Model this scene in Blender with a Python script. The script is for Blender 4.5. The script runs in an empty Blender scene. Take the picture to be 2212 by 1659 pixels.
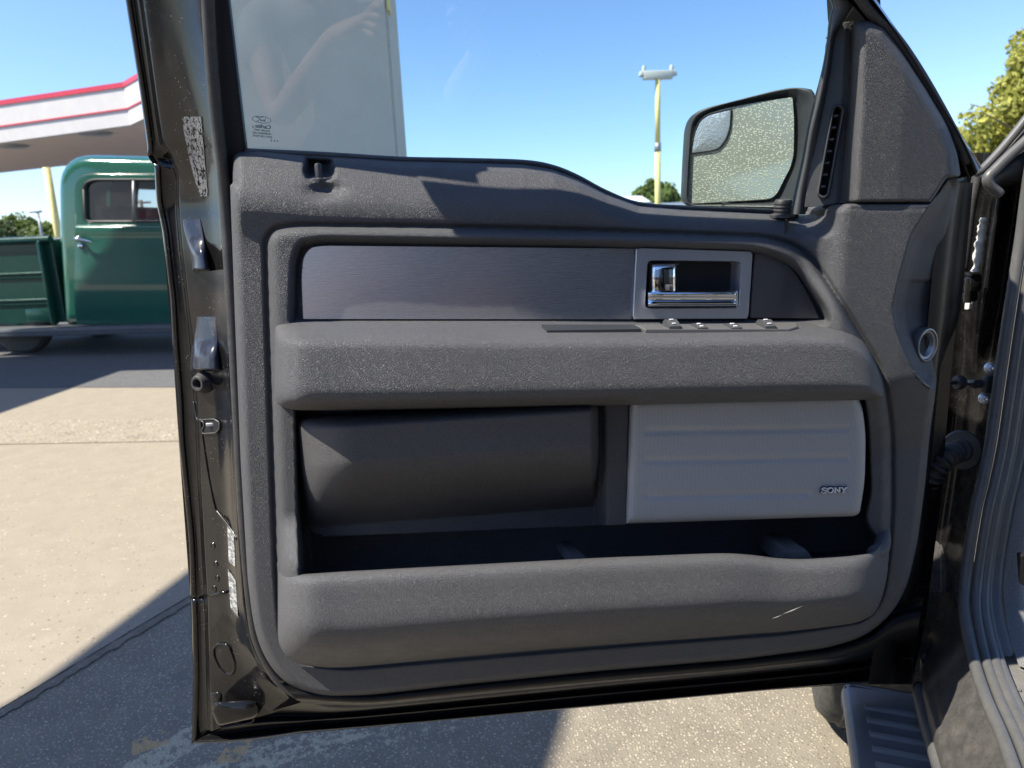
import bpy, bmesh, math, random
import numpy as np
from mathutils import Vector, Matrix
random.seed(7); rng = np.random.default_rng(7)
scene = bpy.context.scene
COL = scene.collection

# ------------------------------------------------------------------ camera
FPX, CX, CY = 1534.0, 1106.0, 829.5          # focal length and centre for a 2212 x 1659 view of the frame
YAW, PITCH, ROLL = math.radians(4.4), math.radians(12.5), 0.044
EYE = np.array([0.0, 0.0, 1.25])
_f = np.array([math.sin(YAW)*math.cos(PITCH), math.cos(YAW)*math.cos(PITCH), -math.sin(PITCH)])
_r = np.array([math.cos(YAW), -math.sin(YAW), 0.0]); _u = np.cross(_r, _f)
CR = math.cos(ROLL)*_r - math.sin(ROLL)*_u
CU = math.cos(ROLL)*_u + math.sin(ROLL)*_r
cam = bpy.data.cameras.new('camera'); camo = bpy.data.objects.new('camera', cam); COL.objects.link(camo)
M = Matrix.Identity(4)
for i in range(3):
    M[i][0], M[i][1], M[i][2], M[i][3] = CR[i], CU[i], -_f[i], EYE[i]
camo.matrix_world = M
cam.sensor_width = 36.0; cam.lens = FPX/2212*36
cam.clip_start = 0.02; cam.clip_end = 3000
cam.dof.use_dof = True; cam.dof.focus_distance = 0.93; cam.dof.aperture_fstop = 8.0
scene.camera = camo

def ray(px, py): return _f + (px-CX)/FPX*CR + (CY-py)/FPX*CU
def P(px, py, Y): d = ray(px, py); return EYE + d*(Y/d[1])             # point at depth Y
def PZ(px, py, Z): d = ray(px, py); return EYE + d*((Z-EYE[2])/d[2])   # point at height Z
def PX(px, py, X): d = ray(px, py); return EYE + d*(X/d[0])
Y0 = 0.92                                                              # plane of the flat door trim
def L(px, py, off):                                                    # on the door, leaning inboard above the belt
    Y = Y0+off
    for _ in range(6):
        p = P(px, py, Y); Y = Y0+off-0.28*max(0.0, p[2]-1.30)
    return P(px, py, Y)
SUN = Vector((-0.58, -0.14, 0.80)).normalized()

# ------------------------------------------------------------------ objects
def put(o, parent=None):
    COL.objects.link(o)
    if parent is not None:
        o.parent = parent
        if parent.type == 'EMPTY':
            o.matrix_parent_inverse = parent_world(parent).inverted()
    return o
def parent_world(o):
    m = o.matrix_basis.copy()
    return m
def thing(name, label, cat, loc, group=None):
    o = bpy.data.objects.new(name, None); COL.objects.link(o); o.location = loc
    o.empty_display_size = 0.1
    o['label'] = label; o['category'] = cat
    if group: o['group'] = group
    return o
def tag(o, label, cat, group=None):
    o['label'] = label; o['category'] = cat
    if group: o['group'] = group
    return o
def kind(o, k): o['kind'] = k; return o
def mesh(name, verts, faces, mat, parent=None, smooth=True):
    me = bpy.data.meshes.new(name)
    me.from_pydata([tuple(map(float, v)) for v in verts], [], [tuple(int(i) for i in f) for f in faces])
    me.validate(); me.update()
    if smooth: me.shade_smooth()
    if mat: me.materials.append(mat)
    return put(bpy.data.objects.new(name, me), parent)
def from_bm(name, bm, mat, parent=None, smooth=False, angle=None):
    bmesh.ops.recalc_face_normals(bm, faces=bm.faces)
    me = bpy.data.meshes.new(name); bm.to_mesh(me); bm.free()
    if smooth or angle: me.shade_smooth()
    if angle: me.set_sharp_from_angle(angle=math.radians(angle))
    if mat: me.materials.append(mat)
    return put(bpy.data.objects.new(name, me), parent)

# ------------------------------------------------------------------ shape helpers
def cr(pts, m):
    """Catmull-Rom through pts (n,k), m samples per span"""
    p = np.asarray(pts, float); n = len(p)
    if n < 3:
        t = np.linspace(0, 1, m+1)[:, None]; return p[0]*(1-t)+p[-1]*t
    q = np.concatenate([[2*p[0]-p[1]], p, [2*p[-1]-p[-2]]])
    out = []
    for i in range(n-1):
        a, b, c, d = q[i], q[i+1], q[i+2], q[i+3]
        for t in np.arange(m)/m:
            out.append(0.5*((2*b)+(-a+c)*t+(2*a-5*b+4*c-d)*t*t+(-a+3*b-3*c+d)*t**3))
    out.append(p[-1]); return np.array(out)
def lin(pts, m):
    p = np.asarray(pts, float); out = []
    for i in range(len(p)-1):
        for t in np.arange(m)/m: out.append(p[i]*(1-t)+p[i+1]*t)
    out.append(p[-1]); return np.array(out)
def rpoly(pts, r=10, n=6):
    """closed polygon with rounded corners; a point may carry its own radius"""
    q = [(float(p[0]), float(p[1]), float(p[2]) if len(p) > 2 else r) for p in pts]
    out = []; k = len(q)
    for i in range(k):
        a = np.array(q[i-1][:2]); b = np.array(q[i][:2]); c = np.array(q[(i+1) % k][:2]); rr = q[i][2]
        la, lc = np.linalg.norm(a-b), np.linalg.norm(c-b)
        d = min(rr, la*0.48, lc*0.48)
        if d < 0.3: out.append(b); continue
        s = b+(a-b)/la*d; e = b+(c-b)/lc*d
        for t in np.linspace(0, 1, n):
            out.append((1-t)**2*s+2*t*(1-t)*b+t*t*e)
    return np.array(out)
def xz(poly, Y):
    return np.array([[P(x, y, Y)[0], P(x, y, Y)[2]] for x, y in poly])
def sdf(X, Z, poly, nearest=False):
    """signed distance to a closed polygon, positive inside"""
    x = X.ravel(); z = Z.ravel(); best = np.full(x.shape, 1e9); ins = np.zeros(x.shape, bool)
    nx = np.zeros(x.shape); nz = np.zeros(x.shape)
    k = len(poly)
    for i in range(k):
        ax, az = poly[i]; bx, bz = poly[(i+1) % k]
        dx, dz = bx-ax, bz-az; l2 = dx*dx+dz*dz
        if l2 < 1e-14: continue
        t = np.clip(((x-ax)*dx+(z-az)*dz)/l2, 0, 1)
        qx, qz = ax+t*dx, az+t*dz
        d = (x-qx)**2+(z-qz)**2
        m = d < best
        if nearest: nx[m] = qx[m]; nz[m] = qz[m]
        best = np.where(m, d, best)
        if abs(dz) > 1e-14:
            c = ((az > z) != (bz > z)) & (x < dx*(z-az)/dz+ax)
            ins ^= c
    s = np.sqrt(best)*np.where(ins, 1, -1)
    s = s.reshape(X.shape)
    return (s, nx.reshape(X.shape), nz.reshape(X.shape)) if nearest else s
def sdline(X, Z, pl):
    """distance to an open polyline"""
    best = np.full(X.shape, 1e9)
    for (ax, az), (bx, bz) in zip(pl[:-1], pl[1:]):
        dx, dz = bx-ax, bz-az; l2 = dx*dx+dz*dz+1e-15
        t = np.clip(((X-ax)*dx+(Z-az)*dz)/l2, 0, 1)
        best = np.minimum(best, np.hypot(X-ax-t*dx, Z-az-t*dz))
    return best
def qr(s, r):
    t = np.clip(s/r, 0, 1); return np.sqrt(np.clip(1-(1-t)**2, 0, 1))
def ss(t):
    t = np.clip(t, 0, 1); return t*t*(3-2*t)
def relief(name, poly_px, Yref, fn, mat, parent, step=0.0022, back=None, holes=()):
    """a moulded panel: outline in the door plane, depth from fn(X, Z, inside distance)"""
    poly = xz(poly_px, Yref)
    x0, z0 = poly.min(0)-step*1.5; x1, z1 = poly.max(0)+step*1.5
    gx = np.arange(x0, x1+step, step); gz = np.arange(z0, z1+step, step)
    X, Z = np.meshgrid(gx, gz)
    s, nx, nz = sdf(X, Z, poly, True)
    for h in holes:
        hp = xz(h, Yref); sh, hx, hz = sdf(X, Z, hp, True)
        m = -sh < s
        s = np.where(m, -sh, s); nx = np.where(m, hx, nx); nz = np.where(m, hz, nz)
    inn = s > 0
    cell = inn[:-1, :-1] | inn[1:, :-1] | inn[:-1, 1:] | inn[1:, 1:]
    use = np.zeros(X.shape, bool)
    use[:-1, :-1] |= cell; use[1:, :-1] |= cell; use[:-1, 1:] |= cell; use[1:, 1:] |= cell
    out = use & ~inn
    X = np.where(out, nx, X); Z = np.where(out, nz, Z); s = np.where(out, 0, s)
    Yv = fn(X, Z, s)
    k = Yv/Yref; X = X*k; Z = EYE[2]+(Z-EYE[2])*k      # outlines were measured from the eye: carry them to their own depth
    idx = -np.ones(X.shape, int); idx[use] = np.arange(use.sum())
    V = np.stack([X[use], Yv[use], Z[use]], 1)
    r, c = np.nonzero(cell)
    Fc = np.stack([idx[r, c], idx[r, c+1], idx[r+1, c+1], idx[r+1, c]], 1)
    V = [tuple(v) for v in V]; faces = [tuple(f) for f in Fc]
    if back is not None:
        from collections import Counter
        ed = {}
        for f in faces:
            for i in range(4):
                a, b = f[i], f[(i+1) % 4]
                if (b, a) in ed: del ed[(b, a)]
                else: ed[(a, b)] = 1
        mp = {}
        def bk(i):
            if i not in mp:
                mp[i] = len(V); v = V[i]; V.append((v[0], max(back, v[1]+.002), v[2]))
            return mp[i]
        for (a, b) in ed: faces.append((b, a, bk(a), bk(b)))
    return mesh(name, V, faces, mat, parent)
def sheet(name, stations, mat, parent, nu=4, nv=4, su=True, sv=True, close=False, smooth=True, thick=0.0):
    """surface through stations (lists of 3-D points)"""
    A = np.asarray(stations, float)
    B = np.array([(cr if sv else lin)(row, nv) for row in A])
    Cc = np.array([(cr if su else lin)(B[:, j], nu) for j in range(B.shape[1])]).transpose(1, 0, 2)
    S, K = Cc.shape[:2]
    V = list(Cc.reshape(-1, 3)); F = []
    for i in range(S-1):
        for j in range(K-1 if not close else K):
            j2 = (j+1) % K
            F.append((i*K+j, i*K+j2, (i+1)*K+j2, (i+1)*K+j))
    o = mesh(name, V, F, mat, parent, smooth)
    if thick:
        md = o.modifiers.new('thickness', 'SOLIDIFY'); md.thickness = thick; md.offset = 0
    return o
def tube_geo(path, rad, n=10, caps=True, spline=0, flat=1.0, up=None):
    p = np.asarray(path, float)
    if spline: 
        rad = np.interp(np.linspace(0, 1, (len(p)-1)*spline+1), np.linspace(0, 1, len(p)), rad if np.ndim(rad) else [rad]*len(p))
        p = cr(p, spline)
    m = len(p); R = np.broadcast_to(np.asarray(rad, float), (m,))
    t = np.gradient(p, axis=0); t /= np.linalg.norm(t, axis=1)[:, None]+1e-12
    ref = np.array(up if up is not None else ([0, 0, 1] if abs(t[0][2]) < 0.9 else [0, 1, 0]), float)
    V = []; F = []
    for i in range(m):
        a = ref-t[i]*np.dot(ref, t[i]); a /= np.linalg.norm(a)+1e-12; b = np.cross(t[i], a)
        if up is None: ref = a
        for k in range(n):
            th = 2*math.pi*k/n
            V.append(p[i]+R[i]*(math.cos(th)*a*flat+math.sin(th)*b))
    for i in range(m-1):
        for k in range(n):
            k2 = (k+1) % n; F.append((i*n+k, i*n+k2, (i+1)*n+k2, (i+1)*n+k))
    if caps: F.append(tuple(range(n-1, -1, -1))); F.append(tuple((m-1)*n+k for k in range(n)))
    return V, F
def tube(name, path, rad, mat, parent=None, **k):
    V, F = tube_geo(path, rad, **k); return mesh(name, V, F, mat, parent)
def merge(geos):
    V = []; F = []
    for v, f in geos:
        o = len(V); V += list(v); F += [tuple(i+o for i in q) for q in f]
    return V, F
def frame_of(axis):
    a = np.asarray(axis, float); a /= np.linalg.norm(a)
    r = np.array([0, 0, 1.0]) if abs(a[2]) < 0.9 else np.array([1.0, 0, 0])
    x = np.cross(r, a); x /= np.linalg.norm(x); return x, np.cross(a, x), a
def lathe_geo(c, axis, prof, n=28, sx=1.0, sy=1.0):
    """prof: (radius, height along axis)"""
    x, y, a = frame_of(axis); V = []; F = []
    for r, h in prof:
        for k in range(n):
            th = 2*math.pi*k/n
            V.append(np.asarray(c)+a*h+r*(math.cos(th)*x*sx+math.sin(th)*y*sy))
    for i in range(len(prof)-1):
        for k in range(n):
            k2 = (k+1) % n; F.append((i*n+k, i*n+k2, (i+1)*n+k2, (i+1)*n+k))
    F.append(tuple(range(n))); F.append(tuple((len(prof)-1)*n+k for k in range(n)))
    return V, F
def lathe(name, c, axis, prof, mat, parent=None, n=28, sx=1.0, sy=1.0, angle=35):
    V, F = lathe_geo(c, axis, prof, n, sx, sy)
    o = mesh(name, V, F, mat, parent); o.data.set_sharp_from_angle(angle=math.radians(angle)); return o
def rbox_geo(c, size, rot=None, bev=0.0, seg=2):
    bm = bmesh.new(); bmesh.ops.create_cube(bm, size=1)
    bmesh.ops.scale(bm, vec=size, verts=bm.verts)
    if bev: bmesh.ops.bevel(bm, geom=bm.edges[:], offset=bev, segments=seg, affect='EDGES', profile=0.5)
    Rm = rot.to_3x3() if rot is not None else Matrix.Identity(3)
    V = [np.array(Rm @ v.co)+np.asarray(c, float) for v in bm.verts]
    F = [tuple(v.index for v in f.verts) for f in bm.faces]; bm.free(); return V, F
def box(name, c, size, mat, parent=None, rot=None, bev=0.0, seg=2):
    V, F = rbox_geo(c, size, rot, bev, seg)
    o = mesh(name, V, F, mat, parent, smooth=bool(bev))
    if bev: o.data.set_sharp_from_angle(angle=math.radians(50))
    return o
def geo(name, geos, mat, parent=None, angle=40, smooth=True):
    V, F = merge(geos); o = mesh(name, V, F, mat, parent, smooth)
    if smooth: o.data.set_sharp_from_angle(angle=math.radians(angle))
    return o
def plate_geo(front, back, bev=0.0):
    """front, back: matching 3-D outlines; bevel ring on the front"""
    fr = np.asarray(front, float); bk = np.asarray(back, float); n = len(fr)
    c = fr.mean(0); d = fr-c; l = np.linalg.norm(d, axis=1)[:, None]
    V = list(bk); rings = [0]
    if bev:
        mid = fr+(bk-fr)/(np.linalg.norm(bk-fr, axis=1)[:, None]+1e-9)*bev
        V += list(mid); V += list(fr-d/l*bev)
    else: V += list(fr)
    m = len(V)//n; F = []
    for i in range(m-1):
        for k in range(n):
            k2 = (k+1) % n; F.append((i*n+k, i*n+k2, (i+1)*n+k2, (i+1)*n+k))
    F.append(tuple((m-1)*n+k for k in range(n))); F.append(tuple(range(n-1, -1, -1)))
    return V, F
def plate(name, poly_px, Yf, thick, mat, parent=None, bev=0.001, lean=None):
    if lean is None: fr = np.array([P(x, y, Yf) for x, y in poly_px])
    else: fr = np.array([L(x, y, lean) for x, y in poly_px])
    bk = fr.copy(); bk[:, 1] += thick
    V, F = plate_geo(fr, bk, bev); o = mesh(name, V, F, mat, parent)
    bm = bmesh.new(); bm.from_mesh(o.data); bmesh.ops.recalc_face_normals(bm, faces=bm.faces); bm.to_mesh(o.data); bm.free()
    o.data.set_sharp_from_angle(angle=math.radians(30)); return o
def text_mesh(s, size=1.0, extrude=0.0, shear=0.0, align='CENTER'):
    cu = bpy.data.curves.new('lettering', 'FONT'); cu.body = s; cu.size = size; cu.extrude = extrude; cu.shear = shear
    cu.align_x = align; cu.align_y = 'CENTER'
    o = bpy.data.objects.new('lettering', cu); COL.objects.link(o)
    dg = bpy.context.evaluated_depsgraph_get(); dg.update()
    me = bpy.data.meshes.new_from_object(o.evaluated_get(dg))
    V = [np.array(v.co) for v in me.vertices]; F = [tuple(p.vertices) for p in me.polygons]
    bpy.data.objects.remove(o); bpy.data.curves.remove(cu); bpy.data.meshes.remove(me)
    return V, F
# ------------------------------------------------------------------ materials
class N:
    def __init__(s, name):
        s.m = bpy.data.materials.new(name); s.m.use_nodes = True; s.t = s.m.node_tree
        s.b = s.t.nodes['Principled BSDF']; s.out = s.t.nodes['Material Output']; s._c = None
    def new(s, typ, **kw):
        n = s.t.nodes.new(typ)
        for k, v in kw.items():
            if k in n.inputs: n.inputs[k].default_value = v
            else: setattr(n, k, v)
        return n
    def link(s, a, b): s.t.links.new(a, b)
    def co(s):
        if s._c is None: s._c = s.new('ShaderNodeNewGeometry').outputs['Position']
        return s._c
    def mapped(s, scale=(1, 1, 1), src=None):
        m = s.new('ShaderNodeMapping'); m.inputs['Scale'].default_value = scale
        s.link(src or s.co(), m.inputs['Vector']); return m.outputs[0]
    def noise(s, scale, detail=3, rough=.55, src=None, dist=0.0):
        n = s.new('ShaderNodeTexNoise'); n.inputs['Scale'].default_value = scale; n.inputs['Detail'].default_value = detail
        n.inputs['Roughness'].default_value = rough; n.inputs['Distortion'].default_value = dist
        s.link(src or s.co(), n.inputs['Vector']); return n.outputs['Fac']
    def vor(s, scale, feature='F1', src=None, out='Distance', rand=1.0, smooth=None):
        n = s.new('ShaderNodeTexVoronoi', feature=feature); n.inputs['Scale'].default_value = scale
        n.inputs['Randomness'].default_value = rand
        if smooth is not None: n.inputs['Smoothness'].default_value = smooth
        s.link(src or s.co(), n.inputs['Vector']); return n.outputs[out]
    def ramp(s, fac, stops, interp='LINEAR'):
        r = s.new('ShaderNodeValToRGB'); e = r.color_ramp; e.interpolation = interp
        while len(e.elements) < len(stops): e.elements.new(0.5)
        for el, (p, c) in zip(e.elements, stops):
            el.position = p; el.color = (c, c, c, 1) if np.isscalar(c) else (*c, 1)
        s.link(fac, r.inputs[0]); return r.outputs[0]
    def mix(s, fac, a, b, typ='MIX'):
        m = s.new('ShaderNodeMix', data_type='RGBA', blend_type=typ)
        for v, i in ((fac, 0), (a, 6), (b, 7)):
            if hasattr(v, 'node'): s.link(v, m.inputs[i])
            else: m.inputs[i].default_value = v if i == 0 else ((*v, 1) if len(v) == 3 else v)
        return m.outputs[2]
    def math(s, op, a, b=0.0, clamp=False):
        m = s.new('ShaderNodeMath', operation=op, use_clamp=clamp)
        for v, i in ((a, 0), (b, 1)):
            if hasattr(v, 'node'): s.link(v, m.inputs[i])
            else: m.inputs[i].default_value = v
        return m.outputs[0]
    def bump(s, h, dist, strength=1.0, prev=None):
        b = s.new('ShaderNodeBump'); b.inputs['Strength'].default_value = strength; b.inputs['Distance'].default_value = dist
        s.link(h, b.inputs['Height'])
        if prev is not None: s.link(prev, b.inputs['Normal'])
        return b.outputs[0]
    def set(s, **kw):
        for k, v in kw.items():
            k = {'base': 'Base Color', 'rough': 'Roughness', 'metal': 'Metallic', 'normal': 'Normal', 'coat': 'Coat Weight',
                 'coat_rough': 'Coat Roughness', 'spec': 'Specular IOR Level', 'sheen': 'Sheen Weight', 'alpha': 'Alpha',
                 'trans': 'Transmission Weight', 'emit': 'Emission Color', 'emit_s': 'Emission Strength'}.get(k, k)
            i = s.b.inputs[k]
            if hasattr(v, 'node'): s.link(v, i)
            elif i.type == 'RGBA': i.default_value = (*v[:3], 1)
            else: i.default_value = v
        return s.m
def sc(c, k): return tuple(x*k for x in c)

def leather(name, col, scale=580, depth=.0005, rough=.5, spec=.4, var=.08, wear=False):
    n = N(name)
    warp = n.noise(140, 2)
    mv = n.new('ShaderNodeVectorMath', operation='MULTIPLY_ADD')
    w3 = n.new('ShaderNodeCombineXYZ')
    for i in range(3): n.link(warp, w3.inputs[i])
    n.link(w3.outputs[0], mv.inputs[0]); mv.inputs[1].default_value = (.004, -.003, .004); n.link(n.co(), mv.inputs[2])
    e = n.vor(scale, 'DISTANCE_TO_EDGE', src=mv.outputs[0])
    h = n.ramp(e, [(0, 0), (.18, .75), (.5, 1)])
    fine = n.noise(1500, 2)
    hb = n.math('ADD', h, n.math('MULTIPLY', fine, .35))
    big = n.noise(9, 4)
    c = n.mix(n.ramp(big, [(.3, 0), (.7, 1)]), sc(col, 1-var), sc(col, 1+var))
    c = n.mix(n.ramp(e, [(0, .7), (.2, 0)]), c, sc(col, .45))
    # dust rubbed into the grain, in uneven patches
    if wear:
        d = n.math('MULTIPLY', n.ramp(n.noise(26, 5, .65), [(.5, 0), (.8, .16)]), n.ramp(n.noise(900, 2), [(.45, 0), (.65, 1)]))
        c = n.mix(d, c, (.33, .30, .26))
    rr = n.ramp(n.noise(40, 4), [(.3, rough-.07), (.7, rough+.08)])
    return n.set(base=c, rough=rr, spec=spec, normal=n.bump(hb, depth, 1.0))
def plastic(name, col, rough=.45, grain=0.0002, spec=.5, dust=0.0, gscale=1800, var=.1):
    n = N(name)
    c = n.mix(n.noise(30, 4), sc(col, 1-var), sc(col, 1+var))
    if dust: c = n.mix(n.math('MULTIPLY', n.math('MULTIPLY', n.ramp(n.noise(42, 8, .8), [(.38, 0), (.72, 1)]), n.ramp(n.noise(420, 3, .7), [(.35, .3), (.65, 1)])), dust*1.3), c, (.35, .32, .27))
    return n.set(base=c, rough=n.ramp(n.noise(55, 4), [(.3, rough-.05), (.7, rough+.07)]), spec=spec, normal=n.bump(n.noise(gscale, 2), grain, .6))
def paint(name, col, rough=.08, dust=.25, flake=0.0, dots=True, streak=True):
    n = N(name)
    c = n.mix(n.noise(8, 3), sc(col, .9), sc(col, 1.1))
    m = n.math('MULTIPLY', n.ramp(n.noise(28, 8, .72), [(.45, 0), (.8, 1)]), dust)
    if streak:
        st = n.noise(60, 5, .6, src=n.mapped((1, 1, .07)))
        m = n.math('ADD', m, n.math('MULTIPLY', n.ramp(st, [(.56, 0), (.75, 1)]), dust*.6))
    if dots:
        v = n.vor(190, 'F1'); dd = n.ramp(v, [(.10, 1), (.17, 0)])
        gate = n.ramp(n.noise(22, 4, .6), [(.52, 0), (.62, 1)])
        m = n.math('ADD', m, n.math('MULTIPLY', n.math('MULTIPLY', dd, gate), .5), True)
    c = n.mix(m, c, (.30, .27, .23))
    r = n.math('ADD', n.math('MULTIPLY', m, .6), n.ramp(n.noise(45, 4), [(.3, rough), (.8, rough+.1)]), True)
    wob = n.bump(n.noise(14, 2), .001, .15)
    return n.set(base=c, rough=r, spec=.26, coat=.12, coat_rough=.05, normal=wob)

m_trim   = leather('trim_grain', (.088, .0875, .0905))
m_trim2  = leather('trim_grain_warm', (.092, .089, .089), scale=580)
m_arm    = leather('armrest_grain', (.097, .096, .0985), scale=540, depth=.0005, rough=.5)
m_pocket = leather('pocket_grain', (.102, .1015, .104), scale=580, depth=.0005, rough=.5)
m_bin    = leather('bin_grain', (.080, .077, .077), scale=560, depth=.0004, rough=.52)
m_vent   = plastic('vent_plastic', (.058, .060, .060), .48)
m_switch = plastic('switch_plastic', (.10, .098, .095), .45)
m_soft   = plastic('dark_plastic', (.03, .031, .033), .45)
m_rubber = plastic('rubber', (.028, .027, .027), .55, .0003, dust=.12)
m_seal   = plastic('seal_rubber', (.085, .085, .084), .42, .0002, dust=.14)
m_bolt   = plastic('zinc', (.75, .77, .8), .35); m_bolt.node_tree.nodes['Principled BSDF'].inputs['Metallic'].default_value = .6
m_black  = paint('black_paint', (.007, .0068, .0070), .09, .035)
m_jamb   = paint('dusty_black_paint', (.007, .0066, .0066), .22, .07)
m_sill   = plastic('scuffed_sill_paint', (.050, .048, .046), .34, .0004, dust=.22, gscale=700, var=.3)
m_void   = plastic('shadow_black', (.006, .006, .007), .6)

def brushed(name, col, rough=.32):
    n = N(name)
    st = n.noise(1500, 2, .6, src=n.mapped((.01, 1, 1)))
    c = n.mix(st, sc(col, .992), sc(col, 1.008))
    return n.set(base=c, metal=.82, rough=n.ramp(st, [(.3, rough-.01), (.7, rough+.02)]), normal=n.bump(st, .000004, .05))
m_insert = brushed('satin_insert', (.50, .50, .51), .27)
m_bezel  = brushed('satin_bezel', (.58, .59, .62), .36)
m_endtrim= brushed('dark_insert', (.16, .16, .175), .36)
n = N('chrome'); m_chrome = n.set(base=(.86, .87, .88), metal=1.0, rough=n.ramp(n.noise(70, 4), [(.3, .03), (.8, .10)]))
n = N('ring_metal'); m_ring = n.set(base=(.26, .255, .25), metal=.7, rough=.36)
n = N('mirror_glass')
dr = n.vor(270, 'SMOOTH_F1', src=n.mapped((1, 1, 1.25)), smooth=.25)
dm = n.ramp(dr, [(.20, 1), (.46, 0)])
n.set(base=n.mix(n.math('MULTIPLY', dm, .5), (.40, .42, .35), (.62, .60, .48)), metal=n.ramp(dm, [(0, .45), (1, .2)]),
      rough=n.ramp(dm, [(0, .12), (1, .45)]), normal=n.bump(dm, .0004, .5)); m_mirror = n.m
n = N('convex_mirror'); m_mirror2 = n.set(base=n.mix(n.math('MULTIPLY', n.ramp(n.vor(300), [(.2, 1), (.45, 0)]), .4), (.46, .50, .52), (.62, .61, .55)),
      metal=.55, rough=n.ramp(n.noise(220, 4), [(.3, .08), (.7, .3)]), normal=n.bump(n.vor(300), .0008, .5))
def glass(name, tint, refl=1.0, smudge=.02):
    n = N(name); t = n.t; t.nodes.remove(n.b)
    tr = n.new('ShaderNodeBsdfTransparent'); tr.inputs[0].default_value = (*tint, 1)
    gl = n.new('ShaderNodeBsdfGlossy'); gl.inputs['Roughness'].default_value = .015
    df = n.new('ShaderNodeBsdfDiffuse'); df.inputs[0].default_value = (.75, .76, .74, 1)
    fr = n.new('ShaderNodeFresnel'); fr.inputs[0].default_value = 1.5
    f2 = n.math('MULTIPLY', fr.outputs[0], 1.7*refl, True)
    a = n.new('ShaderNodeMixShader'); n.link(f2, a.inputs[0]); n.link(tr.outputs[0], a.inputs[1]); n.link(gl.outputs[0], a.inputs[2])
    sm = n.math('MULTIPLY', n.ramp(n.noise(16, 6, .7), [(.35, .3), (.75, 1)]), smudge)
    dots = n.math('MULTIPLY', n.ramp(n.vor(38), [(.025, 1), (.04, 0)]), .25)
    b = n.new('ShaderNodeMixShader'); n.link(n.math('ADD', sm, dots, True), b.inputs[0]); n.link(a.outputs[0], b.inputs[1]); n.link(df.outputs[0], b.inputs[2])
    n.link(b.outputs[0], n.out.inputs[0]); return n.m
m_glass = glass('tinted_window', (.80, .90, .875))
m_truckglass = glass('old_window', (.62, .66, .66), smudge=.04)

# speaker mesh: rows of tiny holes
n = N('speaker_mesh')
hx = n.mapped((1, .0, 1.155))
v = n.vor(560, src=hx, rand=0.0)
hole = n.ramp(v, [(.30, 1), (.44, 0)])
c = n.mix(hole, n.mix(n.noise(30, 4), (.38, .38, .375), (.43, .43, .425)), (.25, .25, .25))
m_grille = n.set(base=c, rough=.45, metal=.15, normal=n.bump(hole, .0003, .4))

# ground
def ground_mat(name, a, b, peb, pebscale, amount, coarse=.0015, stain=.2, streaks=()):
    n = N(name)
    big = n.noise(.7, 6, .6); mid = n.noise(9, 6, .65)
    c = n.mix(n.ramp(mid, [(.25, 0), (.75, 1)]), a, b)
    c = n.mix(n.math('MULTIPLY', n.ramp(big, [(.35, 0), (.7, 1)]), stain), c, sc(a, .6))
    pv = n.new('ShaderNodeTexVoronoi'); pv.inputs['Scale'].default_value = pebscale; n.link(n.co(), pv.inputs['Vector'])
    pm = n.math('MULTIPLY', n.ramp(pv.outputs['Distance'], [(.22, 1), (.42, 0)]),
                n.ramp(n.new('ShaderNodeSeparateColor').outputs[0], [(0, 1), (1, 1)]))
    sepc = n.new('ShaderNodeSeparateColor'); n.link(pv.outputs['Color'], sepc.inputs[0])
    pick = n.ramp(sepc.outputs[0], [(1-amount-.02, 0), (1-amount+.02, 1)])
    pm = n.math('MULTIPLY', n.ramp(pv.outputs['Distance'], [(.25, 1), (.45, 0)]), pick)
    pc = n.ramp(sepc.outputs[1], [(0, sc(peb, .4)), (.45, sc(peb, .85)), (.8, peb), (1, sc(peb, 1.35))])
    c = n.mix(pm, c, pc)
    spot = n.math('MULTIPLY', n.ramp(n.vor(1.6), [(.05, 1), (.13, 0)]), n.ramp(n.noise(30, 5), [(.4, 0), (.6, .5)]))
    c = n.mix(spot, c, sc(a, .35))
    fine = n.noise(260, 3, .6)
    c = n.mix(n.ramp(fine, [(.35, .35), (.6, 0)]), c, sc(a, .45))
    for (cx_, cy_, ang, ln, wd, col_, lo, hi, fs) in streaks:
        mp = n.new('ShaderNodeMapping', vector_type='TEXTURE'); mp.inputs['Location'].default_value = (cx_, cy_, 0); mp.inputs['Rotation'].default_value = (0, 0, ang)
        n.link(n.co(), mp.inputs['Vector']); sx = n.new('ShaderNodeSeparateXYZ'); n.link(mp.outputs[0], sx.inputs[0])
        ex = n.ramp(n.math('DIVIDE', n.math('ABSOLUTE', sx.outputs[0]), ln*2), [(.36, 1), (.5, 0)]); ey = n.ramp(n.math('DIVIDE', n.math('ABSOLUTE', sx.outputs[1]), wd*2), [(.28, 1), (.5, 0)])
        nz = n.math('ADD', n.math('MULTIPLY', n.noise(fs, 8, .72), .8), n.math('MULTIPLY', n.math('MULTIPLY', ex, ey), .45))
        mk_ = n.math('MULTIPLY', n.ramp(nz, [(lo, 0), (hi, 1)]), n.ramp(n.noise(240, 3, .7), [(.36, .1), (.52, 1)]))
        c = n.mix(mk_, c, col_)
    h = n.math('ADD', n.math('MULTIPLY', fine, .6), pm)
    return n.set(base=c, rough=.85, spec=.3, normal=n.bump(h, coarse, .7))
def _g(px, py): p = PZ(px, py, 0); return p[:2]
def _st(a, b, wd, col_, lo, hi, fs):
    a, b = _g(*a), _g(*b); d = b-a; return (*((a+b)/2), math.atan2(d[1], d[0]), np.linalg.norm(d)/1.0, wd, col_, lo, hi, fs)
_cream, _orange = (.46, .41, .28), (.50, .33, .15)
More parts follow.
